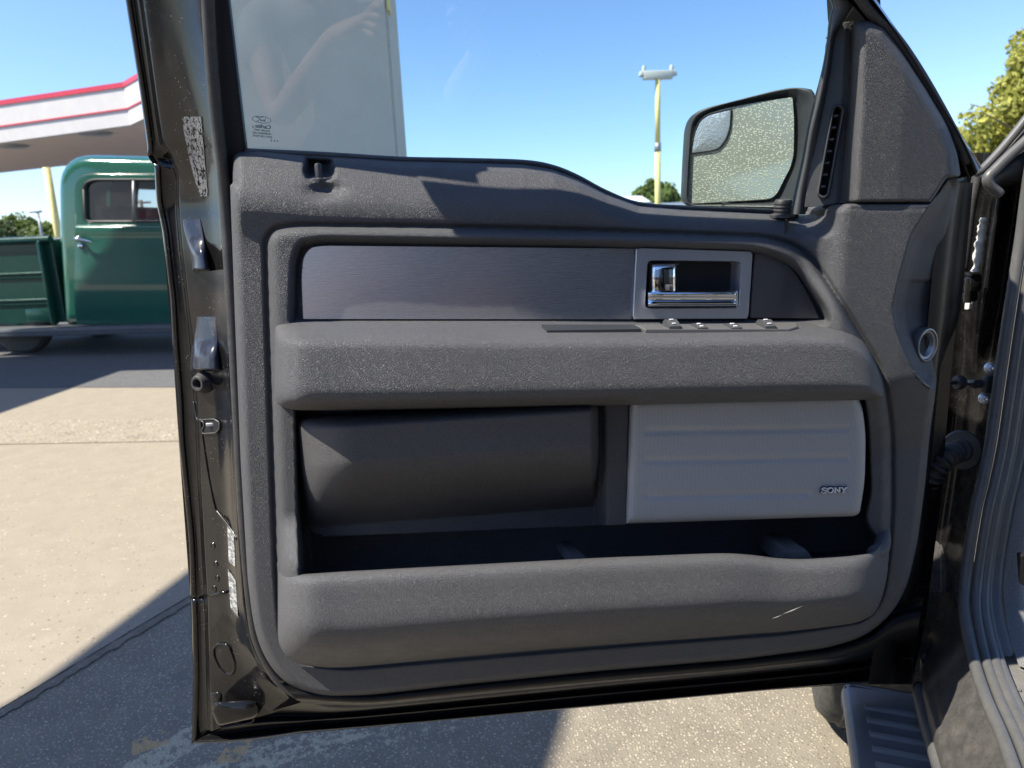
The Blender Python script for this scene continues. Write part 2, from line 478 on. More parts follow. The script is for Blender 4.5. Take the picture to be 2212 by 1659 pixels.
STREAKS = (_st((250,1700),(520,1530), .075, _cream, .795, .84, 30), _st((430,1690),(800,1560), .085, _cream, .83, .88, 36), _st((640,1640),(980,1560), .06, _cream, .87, .92, 40),
           _st((300,1615),(350,1598), .05, _orange, .82, .84, 20), _st((500,1640),(520,1600), .05, _orange, .82, .84, 20))
m_aggregate = ground_mat('exposed_aggregate', (.19, .168, .13), (.285, .25, .19), (.46, .40, .30), 125, .85, .0022, streaks=STREAKS)
m_concrete = ground_mat('concrete', (.275, .238, .178), (.335, .29, .22), (.37, .33, .26), 70, .22, .001, .12)
m_asphalt = ground_mat('asphalt', (.10, .10, .10), (.14, .14, .138), (.22, .21, .2), 60, .35, .002)
m_pebble = ground_mat('pebble_strip', (.29, .245, .18), (.38, .33, .25), (.42, .37, .3), 34, .7, .006)
def worn(name, col, lo, hi, scale=26):
    n = N(name)
    m = n.math('MULTIPLY', n.ramp(n.noise(scale, 8, .68), [(lo, 0), (hi, 1)]), n.ramp(n.noise(190, 4, .7), [(.38, .15), (.56, 1)]))
    c = n.mix(n.noise(50, 4), sc(col, .8), sc(col, 1.1))
    n.set(base=c, rough=.75, alpha=n.ramp(m, [(.25, 0), (.4, 1)])); return n.m
m_worn = worn('worn_yellow_paint', (.40, .36, .25), .50, .56, 34)
m_worn2 = worn('orange_paint', (.50, .34, .16), .585, .62, 14)

# far things
def simple(name, col, rough=.6, var=.12, nscale=6, metal=0.0, bump=None, spec=.4):
    n = N(name); c = n.mix(n.ramp(n.noise(nscale, 6, .6), [(.3, 0), (.7, 1)]), sc(col, 1-var), sc(col, 1+var))
    if bump: n.set(normal=n.bump(n.noise(bump[0], 4), bump[1], .7))
    return n.set(base=c, rough=rough, metal=metal, spec=spec)
m_white = simple('canopy_white', (.52, .495, .465), .55, .05, 3)
m_red = simple('canopy_red', (.50, .035, .055), .4, .1)
m_soffit = simple('soffit', (.62, .51, .45), .7, .06, 2)
m_column = simple('column_stucco', (.60, .57, .50), .85, .06, 4, bump=(120, .003))
m_yellow = simple('pole_yellow', (.74, .64, .26), .5, .1)
m_polewhite = simple('pole_white', (.55, .55, .52), .5, .06)
m_steel = simple('grey_steel', (.34, .34, .35), .45, .1, metal=.5)
m_wood = simple('pole_wood', (.16, .12, .09), .85)
m_bark = simple('bark', (.10, .075, .055), .9, .25, 12, bump=(20, .03))
m_stucco = simple('wall_stucco', (.55, .53, .47), .85, .08, 1.5, bump=(40, .004))
m_roofmetal = simple('roof_pale', (.66, .68, .72), .5, .05, 2)
m_pinkwall = simple('warehouse_wall', (.60, .56, .52), .8, .08, 1)
def leaf(name, col):
    n = N(name)
    oi = n.new('ShaderNodeNewGeometry').outputs['Random Per Island']
    c = n.mix(oi, sc(col, .65), sc(col, 1.35))
    n.set(base=c, rough=.55, spec=.25)
    tl = n.new('ShaderNodeBsdfTranslucent'); n.link(c, tl.inputs[0])
    ms = n.new('ShaderNodeMixShader'); ms.inputs[0].default_value = .35
    n.link(n.b.outputs[0], ms.inputs[1]); n.link(tl.outputs[0], ms.inputs[2]); n.link(ms.outputs[0], n.out.inputs[0]); return n.m
m_leaf_y = leaf('leaf_yellow_green', (.36, .365, .085))
m_leaf_g = leaf('leaf_green', (.13, .17, .04))
m_leaf_d = leaf('leaf_dark', (.075, .105, .04))
m_green = paint('green_paint', (.016, .098, .068), .08, .04, dots=False, streak=False)
m_greenshade = paint('shaded_green_paint', (.008, .046, .036), .18, .05, dots=False, streak=False)  # truck green darkened to put the bed's shade into its colour
m_cabin = simple('cab_lining', (.10, .085, .075), .8)
m_tyre = plastic('tyre_rubber', (.035, .033, .031), .75, .001, dust=.35, gscale=300)
m_nickel = simple('door_chrome', (.8, .8, .8), .12, .03, metal=1.0)
m_skin = simple('skin', (.50, .29, .21), .5, .06, 20)
m_shirt = simple('shirt', (.30, .31, .33), .85, .08, 30)
m_jeans = simple('jeans', (.05, .065, .11), .9, .1, 40)
m_hair = simple('hair', (.03, .02, .015), .6)
m_label = N('sticker'); 
_n = m_label; m_label = _n.set(base=_n.mix(_n.ramp(_n.noise(420, 2, src=_n.mapped((.2, .2, 1))), [(.46, 0), (.5, .9)]), (.42, .43, .41), (.10, .10, .10)), rough=.4)
m_print = simple('glass_print', (.05, .06, .06), .5)
m_badgedark = simple('badge_shadow', (.02, .02, .022), .5)
m_badge = simple('badge_silver', (.80, .80, .79), .35, .03)
n = N('worn_print'); pm = n.math('MULTIPLY', n.ramp(n.noise(260, 6, .7, src=n.mapped((1, 1, .55))), [(.43, 0), (.5, 1)]), n.ramp(n.vor(130, 'DISTANCE_TO_EDGE'), [(.0, 0), (.06, 1)]))
n.set(base=(.15, .15, .15), rough=.5, alpha=n.ramp(pm, [(.3, 0), (.5, 1)])); m_flaked = n.m
m_scuff = worn('water_spots', (.5, .5, .48), .5, .7, 60)

m_post = plastic('matte_black_post', (.008, .009, .012), .5, spec=.3)
m_green.node_tree.nodes['Principled BSDF'].inputs['Coat Weight'].default_value = 1.0

m_ledge = paint('sky_tinted_ledge_paint', (.022, .027, .042), .14, .22)  # blue-grey base stands in for the sky's reflection on the black paint
m_flange = plastic('flange_black', (.006, .006, .0065), .35, .0001, spec=.2, dust=.01)

m_lip = simple('dusty_lip', (.30, .295, .28), .5, .25, 60)
def resamp(q, k):
    q = np.concatenate([q, q[:1]]); d = np.r_[0, np.cumsum(np.linalg.norm(np.diff(q, axis=0), axis=1))]
    t = np.linspace(0, d[-1], k, endpoint=False); return np.stack([np.interp(t, d, q[:, i]) for i in range(3)], 1)
# ------------------------------------------------------------------ the black pickup: its open door
AX = np.array([-math.sin(math.radians(25)), -math.cos(math.radians(25)), 0.0])   # towards the rear of the pickup
truck = thing('pickup_truck', 'black pickup with its front door wide open, dark grey door panel facing the viewer', 'pickup truck', (0.95, 1.3, 0))
I = np.interp
# --- metal shell: rear shut face, window post, seal channel
e0y = [-460,0,153,218,314,331,345,360,436,496,645,749,848,953,1170,1290,1300,1456,1605]
e0x = [205,271,295,305,318,318,324,333,338,350,367,373,381,386,407,411,413,417,414]
e2y = [-460,0,297,341,382,450,538,687,749,874,1090,1297,1509,1578]; e2x = [235,304,345,368,382,382,390,407,413,421,432,444,449,452]
e5y = [-460,0,237,363,439,600,749,900,1144,1330,1400,1450,1490,1520]; e5x = [383,443,461,476,480,490,498,503,514,528,545,572,612,655]
gy = [-460,0,319,345,420,1300,1400,1460,1490]; gx = [440,495,532,528,515,560,590,630,690]
sec = [0,.004,.03,.10,.16,.30,.42,.52,.56,.60,.64,.68,.72,.76,.80,.84,.88,.92,.96,1.0]
rows = [-460,-300,-150,0,100,200,300,318,331,345,360,385,436,470,476,482,500,520,532,538,545,560,577,583,590,610,645,676,684,690,710,730,746,753,760,775,789,796,803,820,860,900,953,1050,1170,1280,1292,1305,1400,1456,1500,1540,1570,1600]
st = []; st2 = []
for y in rows:
    k = (y+460)/(1600+460)
    # rows end on the mitre at the lower corner
    y0 = min(y, 1605); y2 = y if y < 1450 else I(y, [1450,1600],[1450,1578]); y5 = y if y < 1350 else I(y, [1350,1600],[1350,1522])
    a = I(y0, e0y, e0x); b = I(y2, e2y, e2x); c = I(y5, e5y, e5x); g = I(min(y5, 1480), gy, gx)
    bulge = 0.0
    notch = .012*math.exp(-((y-345)/10)**2)+.006*math.exp(-((y-1292)/7)**2)
    row = [(a, y0, .155), (a+3, y0, .149+notch), (a+12, y0, .148+notch), (a+14, y0, .151), (b-5, y2, .147+notch), (b-1, y2, .142), (b+5, y2, .122),
           (b+9, y2, .118), ((b*2+c)/3, (y2*2+y5)/3, .106-bulge*.8), ((b+c*2)/3, (y2+y5*2)/3, .088-bulge), (c-12, y5, .066-bulge*.5), (c-6, y5, .058), (c-2, y5, .050),
           (c+3, y5, .048), (c+10, y5, .056)]
    st2.append([L(*p) for p in ((c+4, y5, .052), (c+9, y5, .050), (c+13, y5, .058), ((c+g)/2+4, y5, .064), (g-6, y5, .066), (g-1, y5, .068), (g+3, y5, .078))])
    st.append([L(*p) for p in row])
door = sheet('door', st, m_black, truck, nu=3, nv=3)
sheet('window_post_cover', st2, m_post, door, nu=3, nv=2)
door['label'] = 'open black front door with a dark grey leather-grained inner panel'
# --- lower flange of the shell
bx = [414,668,932,1646,1815,1971,2000]; by = [1605,1581,1559,1492,1478,1468,1464]
tx = [545,640,700,780,1000,1300,1600,1800,1880,1930,2000]; ty = [1440,1490,1505,1503,1478,1448,1423,1398,1368,1318,1300]
st = []
for k in np.linspace(0, 1, 42):
    row = []
    for t, off, xl, yl in ((0,.03,600,1470),(.10,.035,610,1480),(.17,.012,620,1490),(.30,.006,632,1503),(.40,.012,640,1512),(.44,.040,648,1518),(.50,.075,600,1532),(.55,.100,575,1540),(.58,.112,560,1546),(.61,.112,540,1552),(.70,.100,500,1567),(.73,.104,480,1574),(.755,.128,462,1582),(.78,.140,455,1585),(.83,.138,440,1590),(.95,.122,424,1600),(.985,.124,417,1604),(1.0,.150,414,1606)):
        xr = 1995-30*t; x = xl*(1-k)+xr*k
        yt = I(x, tx, ty)-12; yb = I(x, bx, by)
        y = yt+(yb-yt)*t
        w = min(1, k*7); y = yl*(1-w)+y*w
        row.append(P(x, y, Y0+off))
    st.append(row)
sheet('door_bottom_flange', st, m_flange, door, nu=2, nv=3)
# --- hinge-side edge of the shell
st = []
for y in np.linspace(395, 1478, 40):
    xl = I(y, [395,450,528,601,712,846,950,1050,1170,1260,1320,1478],[2066,2056,2046,2038,2028,2014,2000,1988,1972,1952,1925,1900])
    xr = I(y, [350,494,626,692,739,790,1000,1200,1350,1470],[2105,2092,2079,2070,2050,2031,2010,1992,1978,1969])
    st.append([P(xl-25, y, Y0+.03), P(xl+4, y, Y0+.035), P(xl+(xr-xl)*.35, y, Y0+.06), P(xl+(xr-xl)*.5, y, Y0+.10), P(xr-6, y, Y0+.12), P(xr, y, Y0+.155), P(xr-30, y, Y0+.17)])
sheet('door_hinge_edge', st, m_flange, door, nu=1, nv=3)
q = [(1960,330),(2085,330),(2094,470),(2072,640),(2036,770),(2014,850),(1996,1000),(1974,1200),(1890,1400),(1850,1300),(1900,900)]
fr = np.array([P(x, y, Y0+.13) for x, y in q]); V, F = plate_geo(fr, fr+np.array([0,.02,0])); mesh('hinge_side_shell', V, F, m_flange, door, smooth=False)
# outer skin
ox = [(414,1605),(417,1456),(411,1290),(386,953),(373,749),(350,496),(333,362),(700,350),(1400,460),(2060,470),(2080,560),(2055,800),(2030,1100),(1998,1350),(1971,1468),(1646,1492),(932,1559)]
fr = np.array([P(x, y, Y0+.156) for x, y in ox]); bk = fr.copy(); bk[:, 1] += .02
V, F = plate_geo(fr, bk); mesh('outer_skin', V, F, m_black, door, smooth=False)
# --- window surround: top rail and front diagonal
def Lp(l, off): return [L(x, y, off) for x, y in l]
tube('window_rail', [L(x, y, o) for x, y, o in ((330,-330,.024),(400,-420,.022),(520,-470,.021),(900,-480,.021),(1250,-450,.022),(1420,-415,.034),(1560,-330,.034),(1700,-190,.03),(1840,-20,.03))], .022, m_black, door, n=12, spline=5, flat=.6)
st = []
for (xa, ya), (xb, yb) in (((1690,-230),(1760,-200)), ((1790,-90),(1850,-60)), ((1878,0),(1893,0)), ((1925,60),(1965,105)), ((1990,160),(2022,205)), ((2052,262),(2078,292)), ((2083,330),(2106,336)), ((2102,380),(2121,364))):
    xm, ym = (xa+xb)/2, (ya+yb)/2
    st.append([L(xa-34, ya+14, .03), L(xa-6, ya+3, .035), L(xa, ya, .012), L(xm, ym, .004), L(xb-3, yb, .014), L(xb, yb, .03), L(xb, yb, .10)])
sheet('window_surround', st, m_black, door, nu=5, nv=3)
tube('surround_seal', Lp([(1846,-20),(1882,28),(1918,62),(1960,116),(2010,196),(2062,290),(2090,350)], .012), .006, m_rubber, door, n=10, spline=6)
# dark corner behind the sail panel top
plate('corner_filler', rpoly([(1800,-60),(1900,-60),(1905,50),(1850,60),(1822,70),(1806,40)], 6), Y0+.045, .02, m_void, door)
# --- division bar in front of the glass run
st = []
for y, xa, xb in ((-250,1560,1640),(-120,1690,1760),(-30,1775,1838),(12,1797,1841),(30,1793,1832),(60,1788,1810),(83,1786,1800),(155,1774,1791),(265,1745,1771),(340,1731,1757),(414,1715,1742),(463,1706,1736)):
    st.append([L(xa, y, .085), L(xa+1, y, .05), L(xa+6, y, .045), L(xa+8, y, .035), L((xa+xb)/2, y, .030), L(xb, y, .034), L(xb+4, y, .06)])
sheet('division_bar', st, m_vent, door, nu=4, nv=2)
# --- window pane
gp = [(440,-450),(495,0),(530,319),(526,345),(860,372),(1180,392),(1290,440),(1420,470),(1740,478),(1752,300),(1800,10),(1700,-180),(1580,-320),(1350,-440),(900,-480),(520,-465)]
V = [L(x, y, .076) for x, y in gp]; V2 = [v+np.array([0, .004, 0.001]) for v in V]
pane = mesh('window_pane', V, [tuple(range(len(V)))], m_glass, door, smooth=False)
# --- printed maker mark on the pane (read from outside, so mirrored here)
O = L(579, 252, .0745); ux = L(600, 254.3, .0745)-O; ux /= np.linalg.norm(ux); uz = L(577, 240, .0745)-O; uz -= ux*np.dot(ux, uz); uz /= np.linalg.norm(uz)
pxm = np.linalg.norm(L(589, 253, .0745)-O)/10
def onglass(V, px, py):
    o = L(px, py, .0745); return [o-ux*v[0]+uz*v[1] for v in V]
mk = []
def gtext(s, px, py, hpx, shear=0.0, bold=0, wid=1.0):
    V, F = text_mesh(s, hpx*pxm*1.42, shear=shear)
    for k in range(bold+1): mk.append((onglass([(v[0]*wid+k*pxm*.35, v[1]) for v in V], px, py), F))
ring = [];rg = []
for k in range(48):
    a = 2*math.pi*k/48; ring += [(math.cos(a)*21.0*pxm, math.sin(a)*7.6*pxm), (math.cos(a)*19.9*pxm, math.sin(a)*6.5*pxm)]
rg = [(2*k, 2*k+1, (2*k+3) % 96, (2*k+2) % 96) for k in range(48)]
mk.append((onglass(ring, 565, 258.5), rg))
for pts in ([(8,4.6),(11,5),(12,3.4),(9,2.6),(5,3.6),(1,4.6),(-2.5,5.2)], [(5.4,4),(6.2,.5),(8,-3.2),(10.5,-4.6),(12,-3)], [(7.4,.6),(4,.2)],
            [(3.6,-1),(2,-.2),(1.6,-2.6),(3.4,-3.2),(4,-1.4),(1.4,-.8)], [(.6,-.6),(-.4,-3),(-.2,-1.4),(-1.8,-.5)], [(-5.2,-1.6),(-3.4,-.2),(-2.6,-2.4),(-4.4,-3.2),(-5.6,-1.6)], [(-7.6,4.4),(-5.6,-.8),(-5.2,-3),(-6.6,-3.2)]):
    c = cr(pts, 5); t = np.gradient(c, axis=0); nn = np.stack([-t[:, 1], t[:, 0]], 1); nn /= np.linalg.norm(nn, axis=1)[:, None]+1e-9
    V = []; 
    for q, m in zip(c, nn): V += [(-(q+m*.5)[0]*pxm, (q+m*.5)[1]*pxm), (-(q-m*.5)[0]*pxm, (q-m*.5)[1]*pxm)]
    V = [(-v[0], v[1]) for v in V]
    mk.append((onglass(V, 566.5, 258.5), [(2*i, 2*i+1, 2*i+3, 2*i+2) for i in range(len(c)-1)]))
gtext('Carlite', 568.5, 273.5, 8.6, bold=2); gtext('\u00ae', 547, 274.5, 5)
gtext('SOLAR TINT', 566, 282, 4.4, bold=1); gtext('TEMPERED AS2', 566, 288.5, 4.4, bold=1); gtext('DOT-376 M2H5', 567, 295, 4.4, bold=1); gtext('4  A  8', 593, 304.5, 4.2, bold=1)
mkf = geo('glass_marking', mk, m_print, pane, smooth=False)
# --- outer belt seal along the pane
st = []
for x, y in ((528,322),(700,330),(860,340),(1000,343),(1130,347),(1195,358),(1250,380),(1310,412),(1380,438),(1480,446),(1600,450),(1725,456)):
    st.append([P(x, y+16, Y0+.055), P(x, y+3, Y0+.050), P(x, y-1, Y0+.056), P(x, y-2, Y0+.066), P(x, y+4, Y0+.074), P(x, y+24, Y0+.075)])
sheet('belt_seal', st, m_rubber, door, nu=5, nv=3)

# ------------------------------------------------------------------ inner trim
A = rpoly([(503,345,14),(510,327,8),(560,323,10),(660,332),(760,337),(860,344),(1000,347),(1130,351,30),(1195,362,30),(1250,384,30),(1310,416,30),(1380,442,30),(1480,450),(1700,461),(1745,458,6),(1746,447,4),(1826,440,2),(2010,440,2),(2046,384,6),(2073,384,4),(2063,450),(2053,528),(2045,601,2),(2037,604,2),(2032,712),(2021,846,20),(2008,940),(1998,1050),(1982,1170),(1960,1265,40),(1925,1330,40),(1870,1376,40),(1790,1402,40),(1600,1427),(1300,1452),(1000,1482),(790,1506,40),(700,1509,40),(640,1492,40),(592,1452,40),(562,1400,40),(546,1340,30),(535,1250),(520,1000),(508,700),(497,400,4),(503,396,3)], 20)
Bo = xz(rpoly([(577,520,40),(592,496,30),(640,488,40),(900,491),(1300,501),(1660,513,60),(1740,541,60),(1800,630,60),(1850,712,40),(1908,811,40),(1925,930),(1926,1097),(1917,1209,40),(1905,1290,50),(1870,1338,60),(1700,1364),(1300,1394),(900,1428),(740,1442,60),(650,1428,70),(612,1380,60),(601,1250),(592,1000),(582,700)], 30), Y0)
Io = xz(rpoly([(625,560,55),(640,518,40),(690,507),(1400,520),(1640,527,60),(1720,560,60),(1790,665,20),(1800,705),(620,705)], 20), Y0)
Lo = xz(rpoly([(634,860),(1868,845,10),(1878,905,40),(1884,1060),(1872,1118,30),(1880,1140),(1896,1160,20),(1893,1182,10),(1880,1202,10),(645,1252,16),(640,1100),(636,900)], 14), Y0)
Hh = xz(rpoly([(1392,555,9),(1609,557,9),(1604,673,9),(1386,674,9)], 9), Y0)
pit = xz(rpoly([(655,334,3),(724,338,14),(728,380,18),(716,392,14),(662,392,16),(652,376,16)], 12), Y0)
cap = xz(rpoly([(2044,376),(2009,440),(1968,508),(1941,603),(1927,667),(1935,712),(1948,748),(1966,790),(1991,826),(2021,848),(2120,850),(2120,376)], 8), Y0)
capl = xz([(1932,604),(2060,604),(2060,860),(1932,860)], Y0)
topl = np.array([[P(x, y, Y0)[0], P(x, y, Y0)[2]] for x, y in ((480,322),(560,323),(660,332),(860,344),(1130,351),(1195,362),(1250,384),(1310,416),(1380,442),(1480,450),(1700,461),(1830,470),(2090,470))])
xr1, xr2 = P(1100, 400, Y0)[0], P(1340, 430, Y0)[0]
inner = np.array([[P(x, y, Y0)[0], P(x, y, Y0)[2]] for x, y in ((1742,446),(1826,440))])
split = np.array([[P(x, y, Y0)[0], P(x, y, Y0)[2]] for x, y in ((1840,440),(2012,440))])
def f_trim(X, Z, s):
    Y = np.full(X.shape, Y0)
    nsp = np.exp(-(sdline(X, Z, split)/.012)**2)
    Y += .028*(1-qr(s, .012))*(1-nsp)+.006*nsp*(1-qr(s, .003))
    dT = I(X, topl[:, 0], topl[:, 1])-Z
    R = .058-.026*ss((X-xr1)/(xr2-xr1))
    live = 1-ss((X-P(1755, 460, Y0)[0])/.035)
    Y += live*(.050*(1-qr(dT, R))-.010*np.exp(-((dT-R*1.1)/.03)**2))
    # the bowl where the belt meets the sail panel
    Y += .045*ss(1-(X-P(1740, 460, Y0)[0])/.052)*ss(1-dT/.030)*(X > P(1700, 460, Y0)[0])
    sI = sdf(X, Z, Io)
    Y -= .044*ss((X-P(1715, 600, Y0)[0])/.075)*(1-ss(sI/.014))*(1-ss(sdf(X, Z, cap)/.02))*ss((Z-P(1700, 1000, Y0)[2])/.12)
    sB = sdf(X, Z, Bo); Y -= .019*qr(sB, .016); Y += .007*np.exp(-((sB+.001)/.0035)**2)
    Y += .026*ss(sI/.014)
    Y += .130*ss(sdf(X, Z, Lo)/.012)
    Y += .045*ss(sdf(X, Z, Hh)/.004)
    sp = sdf(X, Z, pit); Y += .050*ss(sp/.012)
    q = P(703, 411, Y0); Y += .013*np.exp(-(((X-q[0])/.020)**2+((Z-q[2])/.009)**2))
    sc_ = sdf(X, Z, cap); Y += .008*ss(sc_/.003)+np.clip(sc_, 0, .1)*.55
    lo = sdf(X, Z, capl); Y += .006*ss(lo/.003)*ss(sc_/.003)
    zq = P(620, 1235, Y0)[2]; ramp_ = ss((P(620, 1105, Y0)[2]-Z)/(P(620, 1105, Y0)[2]-zq))*(1-ss((zq-.025-Z)/.05))*(1-ss((X-P(652, 1200, Y0)[0])/.012))
    Y -= .062*ramp_*qr(sB, .034)*(sB > 0)
    # whole front edge turns away towards the hinge
    edge = P(1930, 900, Y0)[0]
    Y += .18*np.clip(X-edge, 0, .2)**1.2*(sc_ < 0)
    return Y
trim = relief('door_panel', A, Y0, f_trim, m_trim, door, step=.0021, back=Y0+.06)
# --- sail panel
S = rpoly([(1841,52,6),(1850,45,5),(1884,44,10),(1912,58,16),(1950,110,30),(2000,190,40),(2045,268,40),(2068,330,30),(2076,382,10),(2046,382,10),(2010,437,3),(1827,437,3),(1837,227)], 8)
sx0 = P(1838, 250, Y0)[0]
sl_left = np.array([[P(x, y, Y0)[0], P(x, y, Y0)[2]] for x, y in ((1860,20),(1841,52),(1837,227),(1826,445))])
sl_top = np.array([[P(x, y, Y0)[0], P(x, y, Y0)[2]] for x, y in ((1841,46),(1884,44),(1912,58),(1950,110),(2000,190),(2045,268),(2068,330),(2076,384))])
def f_sail(X, Z, s):
    dl = sdline(X, Z, sl_left); dt_ = sdline(X, Z, sl_top)
    Y = Y0-.046+.050*(1-qr(dl, .020))+.030*(1-qr(dt_, .016))+.006*(1-qr(s, .003))
    Y += .10*np.clip(X-sx0-.07, 0, .3)-.03*np.clip(Z-1.28, 0, 1)
    return Y
sail = relief('sail_panel', S, Y0, f_sail, m_trim2, door, step=.0021, back=Y0+.07)
# --- vent strip between sail and bar
Vt = rpoly([(1814,49,3),(1845,45,2),(1842,150),(1841,227),(1830,440,2),(1738,448,2),(1746,380),(1760,300),(1786,162),(1800,83)], 2)
vpath = [(1811,228),(1809,240),(1781,415),(1779,428)]
slot = rpoly([(1800,226,12),(1824,226,12),(1822,260),(1796,412),(1790,428,10),(1768,428,10),(1771,400),(1797,250)], 8)
slot_in = rpoly([(1800,230,10),(1822,230,10),(1820,262),(1792,400),(1788,424,9),(1769,424,9),(1771,400),(1798,255)], 6)
def f_vent(X, Z, s):
    Y = Y0+.016+.35*np.clip(P(1832, 300, Y0)[0]-X, 0, .1)-.03*np.clip(Z-1.28, 0, 1)
    return Y
vent_trim = relief('vent_trim', Vt, Y0+.02, f_vent, m_vent, door, step=.0021, back=Y0+.022, holes=[slot_in])
def VP(px, py, off):
    p = P(px, py, Y0+.02); return P(px, py, f_vent(np.array(p[0]), np.array(p[2]), 0)+off)
def capsule(r, n=26):
    A_, B_ = np.array([1811.,239.]), np.array([1779.,415.]); t = (B_-A_)/np.linalg.norm(B_-A_); q = np.array([-t[1], t[0]]); out = []
    for k in range(n+1): th = math.pi*k/n; out.append(B_+r*(math.cos(th)*q+math.sin(th)*t))
    for k in range(n+1): th = math.pi*k/n; out.append(A_+r*(-math.cos(th)*q-math.sin(th)*t))
    return np.array(out)
rg_ = [[VP(x, y, o) for x, y in capsule(r)] for r, o in ((14.5,.001),(14,-.006),(12,-.010),(9.5,-.009),(8,-.004),(7.8,.03))]
st = [[r[i] for r in rg_] for i in range(len(rg_[0]))]; st.append(st[0])
vent = sheet('air_vent', st, m_vent, door, nu=1, nv=3, su=False)
cv_ = np.array([VP(x, y, .028) for x, y in capsule(9)]); V, F = plate_geo(cv_, cv_+np.array([0, .002, 0])); mesh('vent_cavity', V, F, m_void, door, smooth=False)
for j, t in enumerate(np.linspace(.06, .93, 7)):
    x, y = 1811+(1779-1811)*t, 239+(415-239)*t
    a = VP(x-8.5, y+1, -.001); b = VP(x+8.5, y-1, -.001)
    rot = Matrix.Rotation(math.atan2(b[1]-a[1], b[0]-a[0]), 4, 'Z')
    V, F = rbox_geo((a+b)/2+np.array([0, .009, 0]), (np.linalg.norm(b-a), .018, .0028), rot=rot, bev=.0008)
    mesh('vent_slat', V, F, m_switch, vent)
# knob pin on the sill, lock pin in its recess
c = P(1690, 462, Y0+.020)
lathe('sill_plug', c, (0, -.1, 1), [(.0,-.004),(.0165,-.004),(.0165,-.001),(.0105,.001),(.0105,.003),(.0118,.004),(.0118,.0055),(.0105,.0065),(.0105,.0075),(.0118,.0085),(.0118,.010),(.0105,.011),(.0105,.012),(.0114,.013),(.0114,.016),(.010,.0185),(.0,.019)], m_rubber, door)
c = P(690, 388, Y0+.012)
lathe('lock_pin', c, (0, 0, 1), [(.0,-.004),(.009,-.004),(.009,0),(.006,.001),(.0045,.002),(.0045,.017),(.0038,.019),(.0,.0198)], m_soft, door)
# --- armrest
def stat(x, top, k, bot, face=1.0):
    """one section of the armrest; k pulls it back to the panel at the ends"""
    yb = Y0-.012
    pts = []
    for fy, d in ((0,.0),(.045,.028),(.11,.060),(.17,.082),(.215,.0925),(.27,.0975),(.34,.0995),(.50,.1015),(.66,.1035),(.80,.1042),(.90,.0985),(.96,.080),(.995,.057),(1.0,.03),(.98,-.02)):
        pts.append(P(x, top+(bot-top)*fy, yb-d*k*face))
    return pts
st = []
for x, top, k, bot in ((593,712,-.1,856),(594,706,.20,862),(597,702,.42,868),(603,699,.62,874),(613,697,.78,880),(630,696,.91,884),(660,695,1,886),(760,695,1,886),(900,696,1,884),(1050,698,1,881),(1200,699,1,878),(1350,699,1,875),(1500,698,1,871),(1640,696,1,868),(1740,695,1,866),(1790,697,1,865),(1825,703,.995,864.5),(1852,718,.985,864),(1873,742,.965,863),(1888,772,.92,862),(1898,800,.83,861),(1905,826,.64,859),(1909,842,.36,857),(1911,848,.05,855),(1912,851,-.15,854)):
    st.append(stat(x, top, k, bot))
arm = sheet('armrest', st, m_arm, door, nu=5, nv=4)
# --- bin: back panel, front wall
bul = rpoly([(645,900,20),(668,884,20),(1290,884,16),(1318,900,20),(1322,1070,30),(1300,1112,40),(720,1140,50),(664,1112,50),(652,1040)], 20)
bulp = xz(bul, Y0); zb = P(900, 985, Y0)[2]; zc = P(900, 1122, Y0)[2]; ztp = P(900, 884, Y0)[2]; xbl = P(644, 1000, Y0)[0]; xbr = P(1322, 1000, Y0)[0]
def f_bin(X, Z, s):
    sb = sdf(X, Z, bulp)
    zt_ = np.clip((zb-Z)/(zb-zc), 0, 1)
    xl_ = np.clip((X-xbl)/.075, 0, 1); xr_ = np.clip((xbr-X)/.030, 0, 1)
    Y = Y0+.040-.124*qr(xl_, 1)*ss(xr_)*qr(np.clip((ztp-Z)/.02, 0, 1), 1)*(1-zt_**1.7*.86)*(sb > -.02)
    Y = np.minimum(Y, Y0+.040-.086*ss((X-xbr+.034)/.028))
    return Y
binp = relief('bin_panel', rpoly([(636,880),(1357,870),(1352,1133,3),(682,1160,6),(640,1110,20)], 4), Y0, f_bin, m_bin, door, step=.0022, back=Y0+.08)
st = []
def pstat(x, top, bot, k, lip=1.0):
    yb = Y0-.012; r = []
    H = bot-top
    for y, d in ((top+18,.002),(top+4,.050),(top-1,.060),(top,.072),(top+8,.082),(top+24,.0895),(top+.33*H,.0935),(top+.50*H,.0965),(bot-.39*H,.0965),(bot-.29*H,.0915),(bot-.18*H,.0785),(bot-.08*H,.055),(bot-.015*H,.022),(bot+2,-.012)):
        r.append(P(x, y, yb-d*k))
    return r
for x, t, b, k in ((600,1232,1372,-.1),(602,1236,1384,.12),(606,1239,1396,.34),(615,1241,1410,.58),(630,1242,1423,.78),(650,1241.5,1432,.92),(680,1240,1438,1),(740,1236,1440,1),(850,1230,1431,1),(1000,1222,1416,1),(1150,1214,1402,1),(1300,1206,1391,1),(1400,1202,1384,1),(1500,1198,1377,1),(1560,1196.5,1372,1),(1600,1198,1369,.99),(1640,1202,1366,.97),(1680,1207,1363,.95),(1730,1209,1359,.94),(1790,1206,1352,.93),(1840,1202,1345,.90),(1870,1197,1335,.82),(1888,1190,1322,.70),(1901,1178,1300,.52),(1910,1166,1270,.32),(1916,1158,1240,.10),(1920,1156,1215,-.1)):
    st.append(pstat(x, t, b, k))
sheet('map_pocket', st, m_pocket, door, nu=5, nv=4)
m_scratch = simple('pale_scratch', (.17, .168, .165), .6)
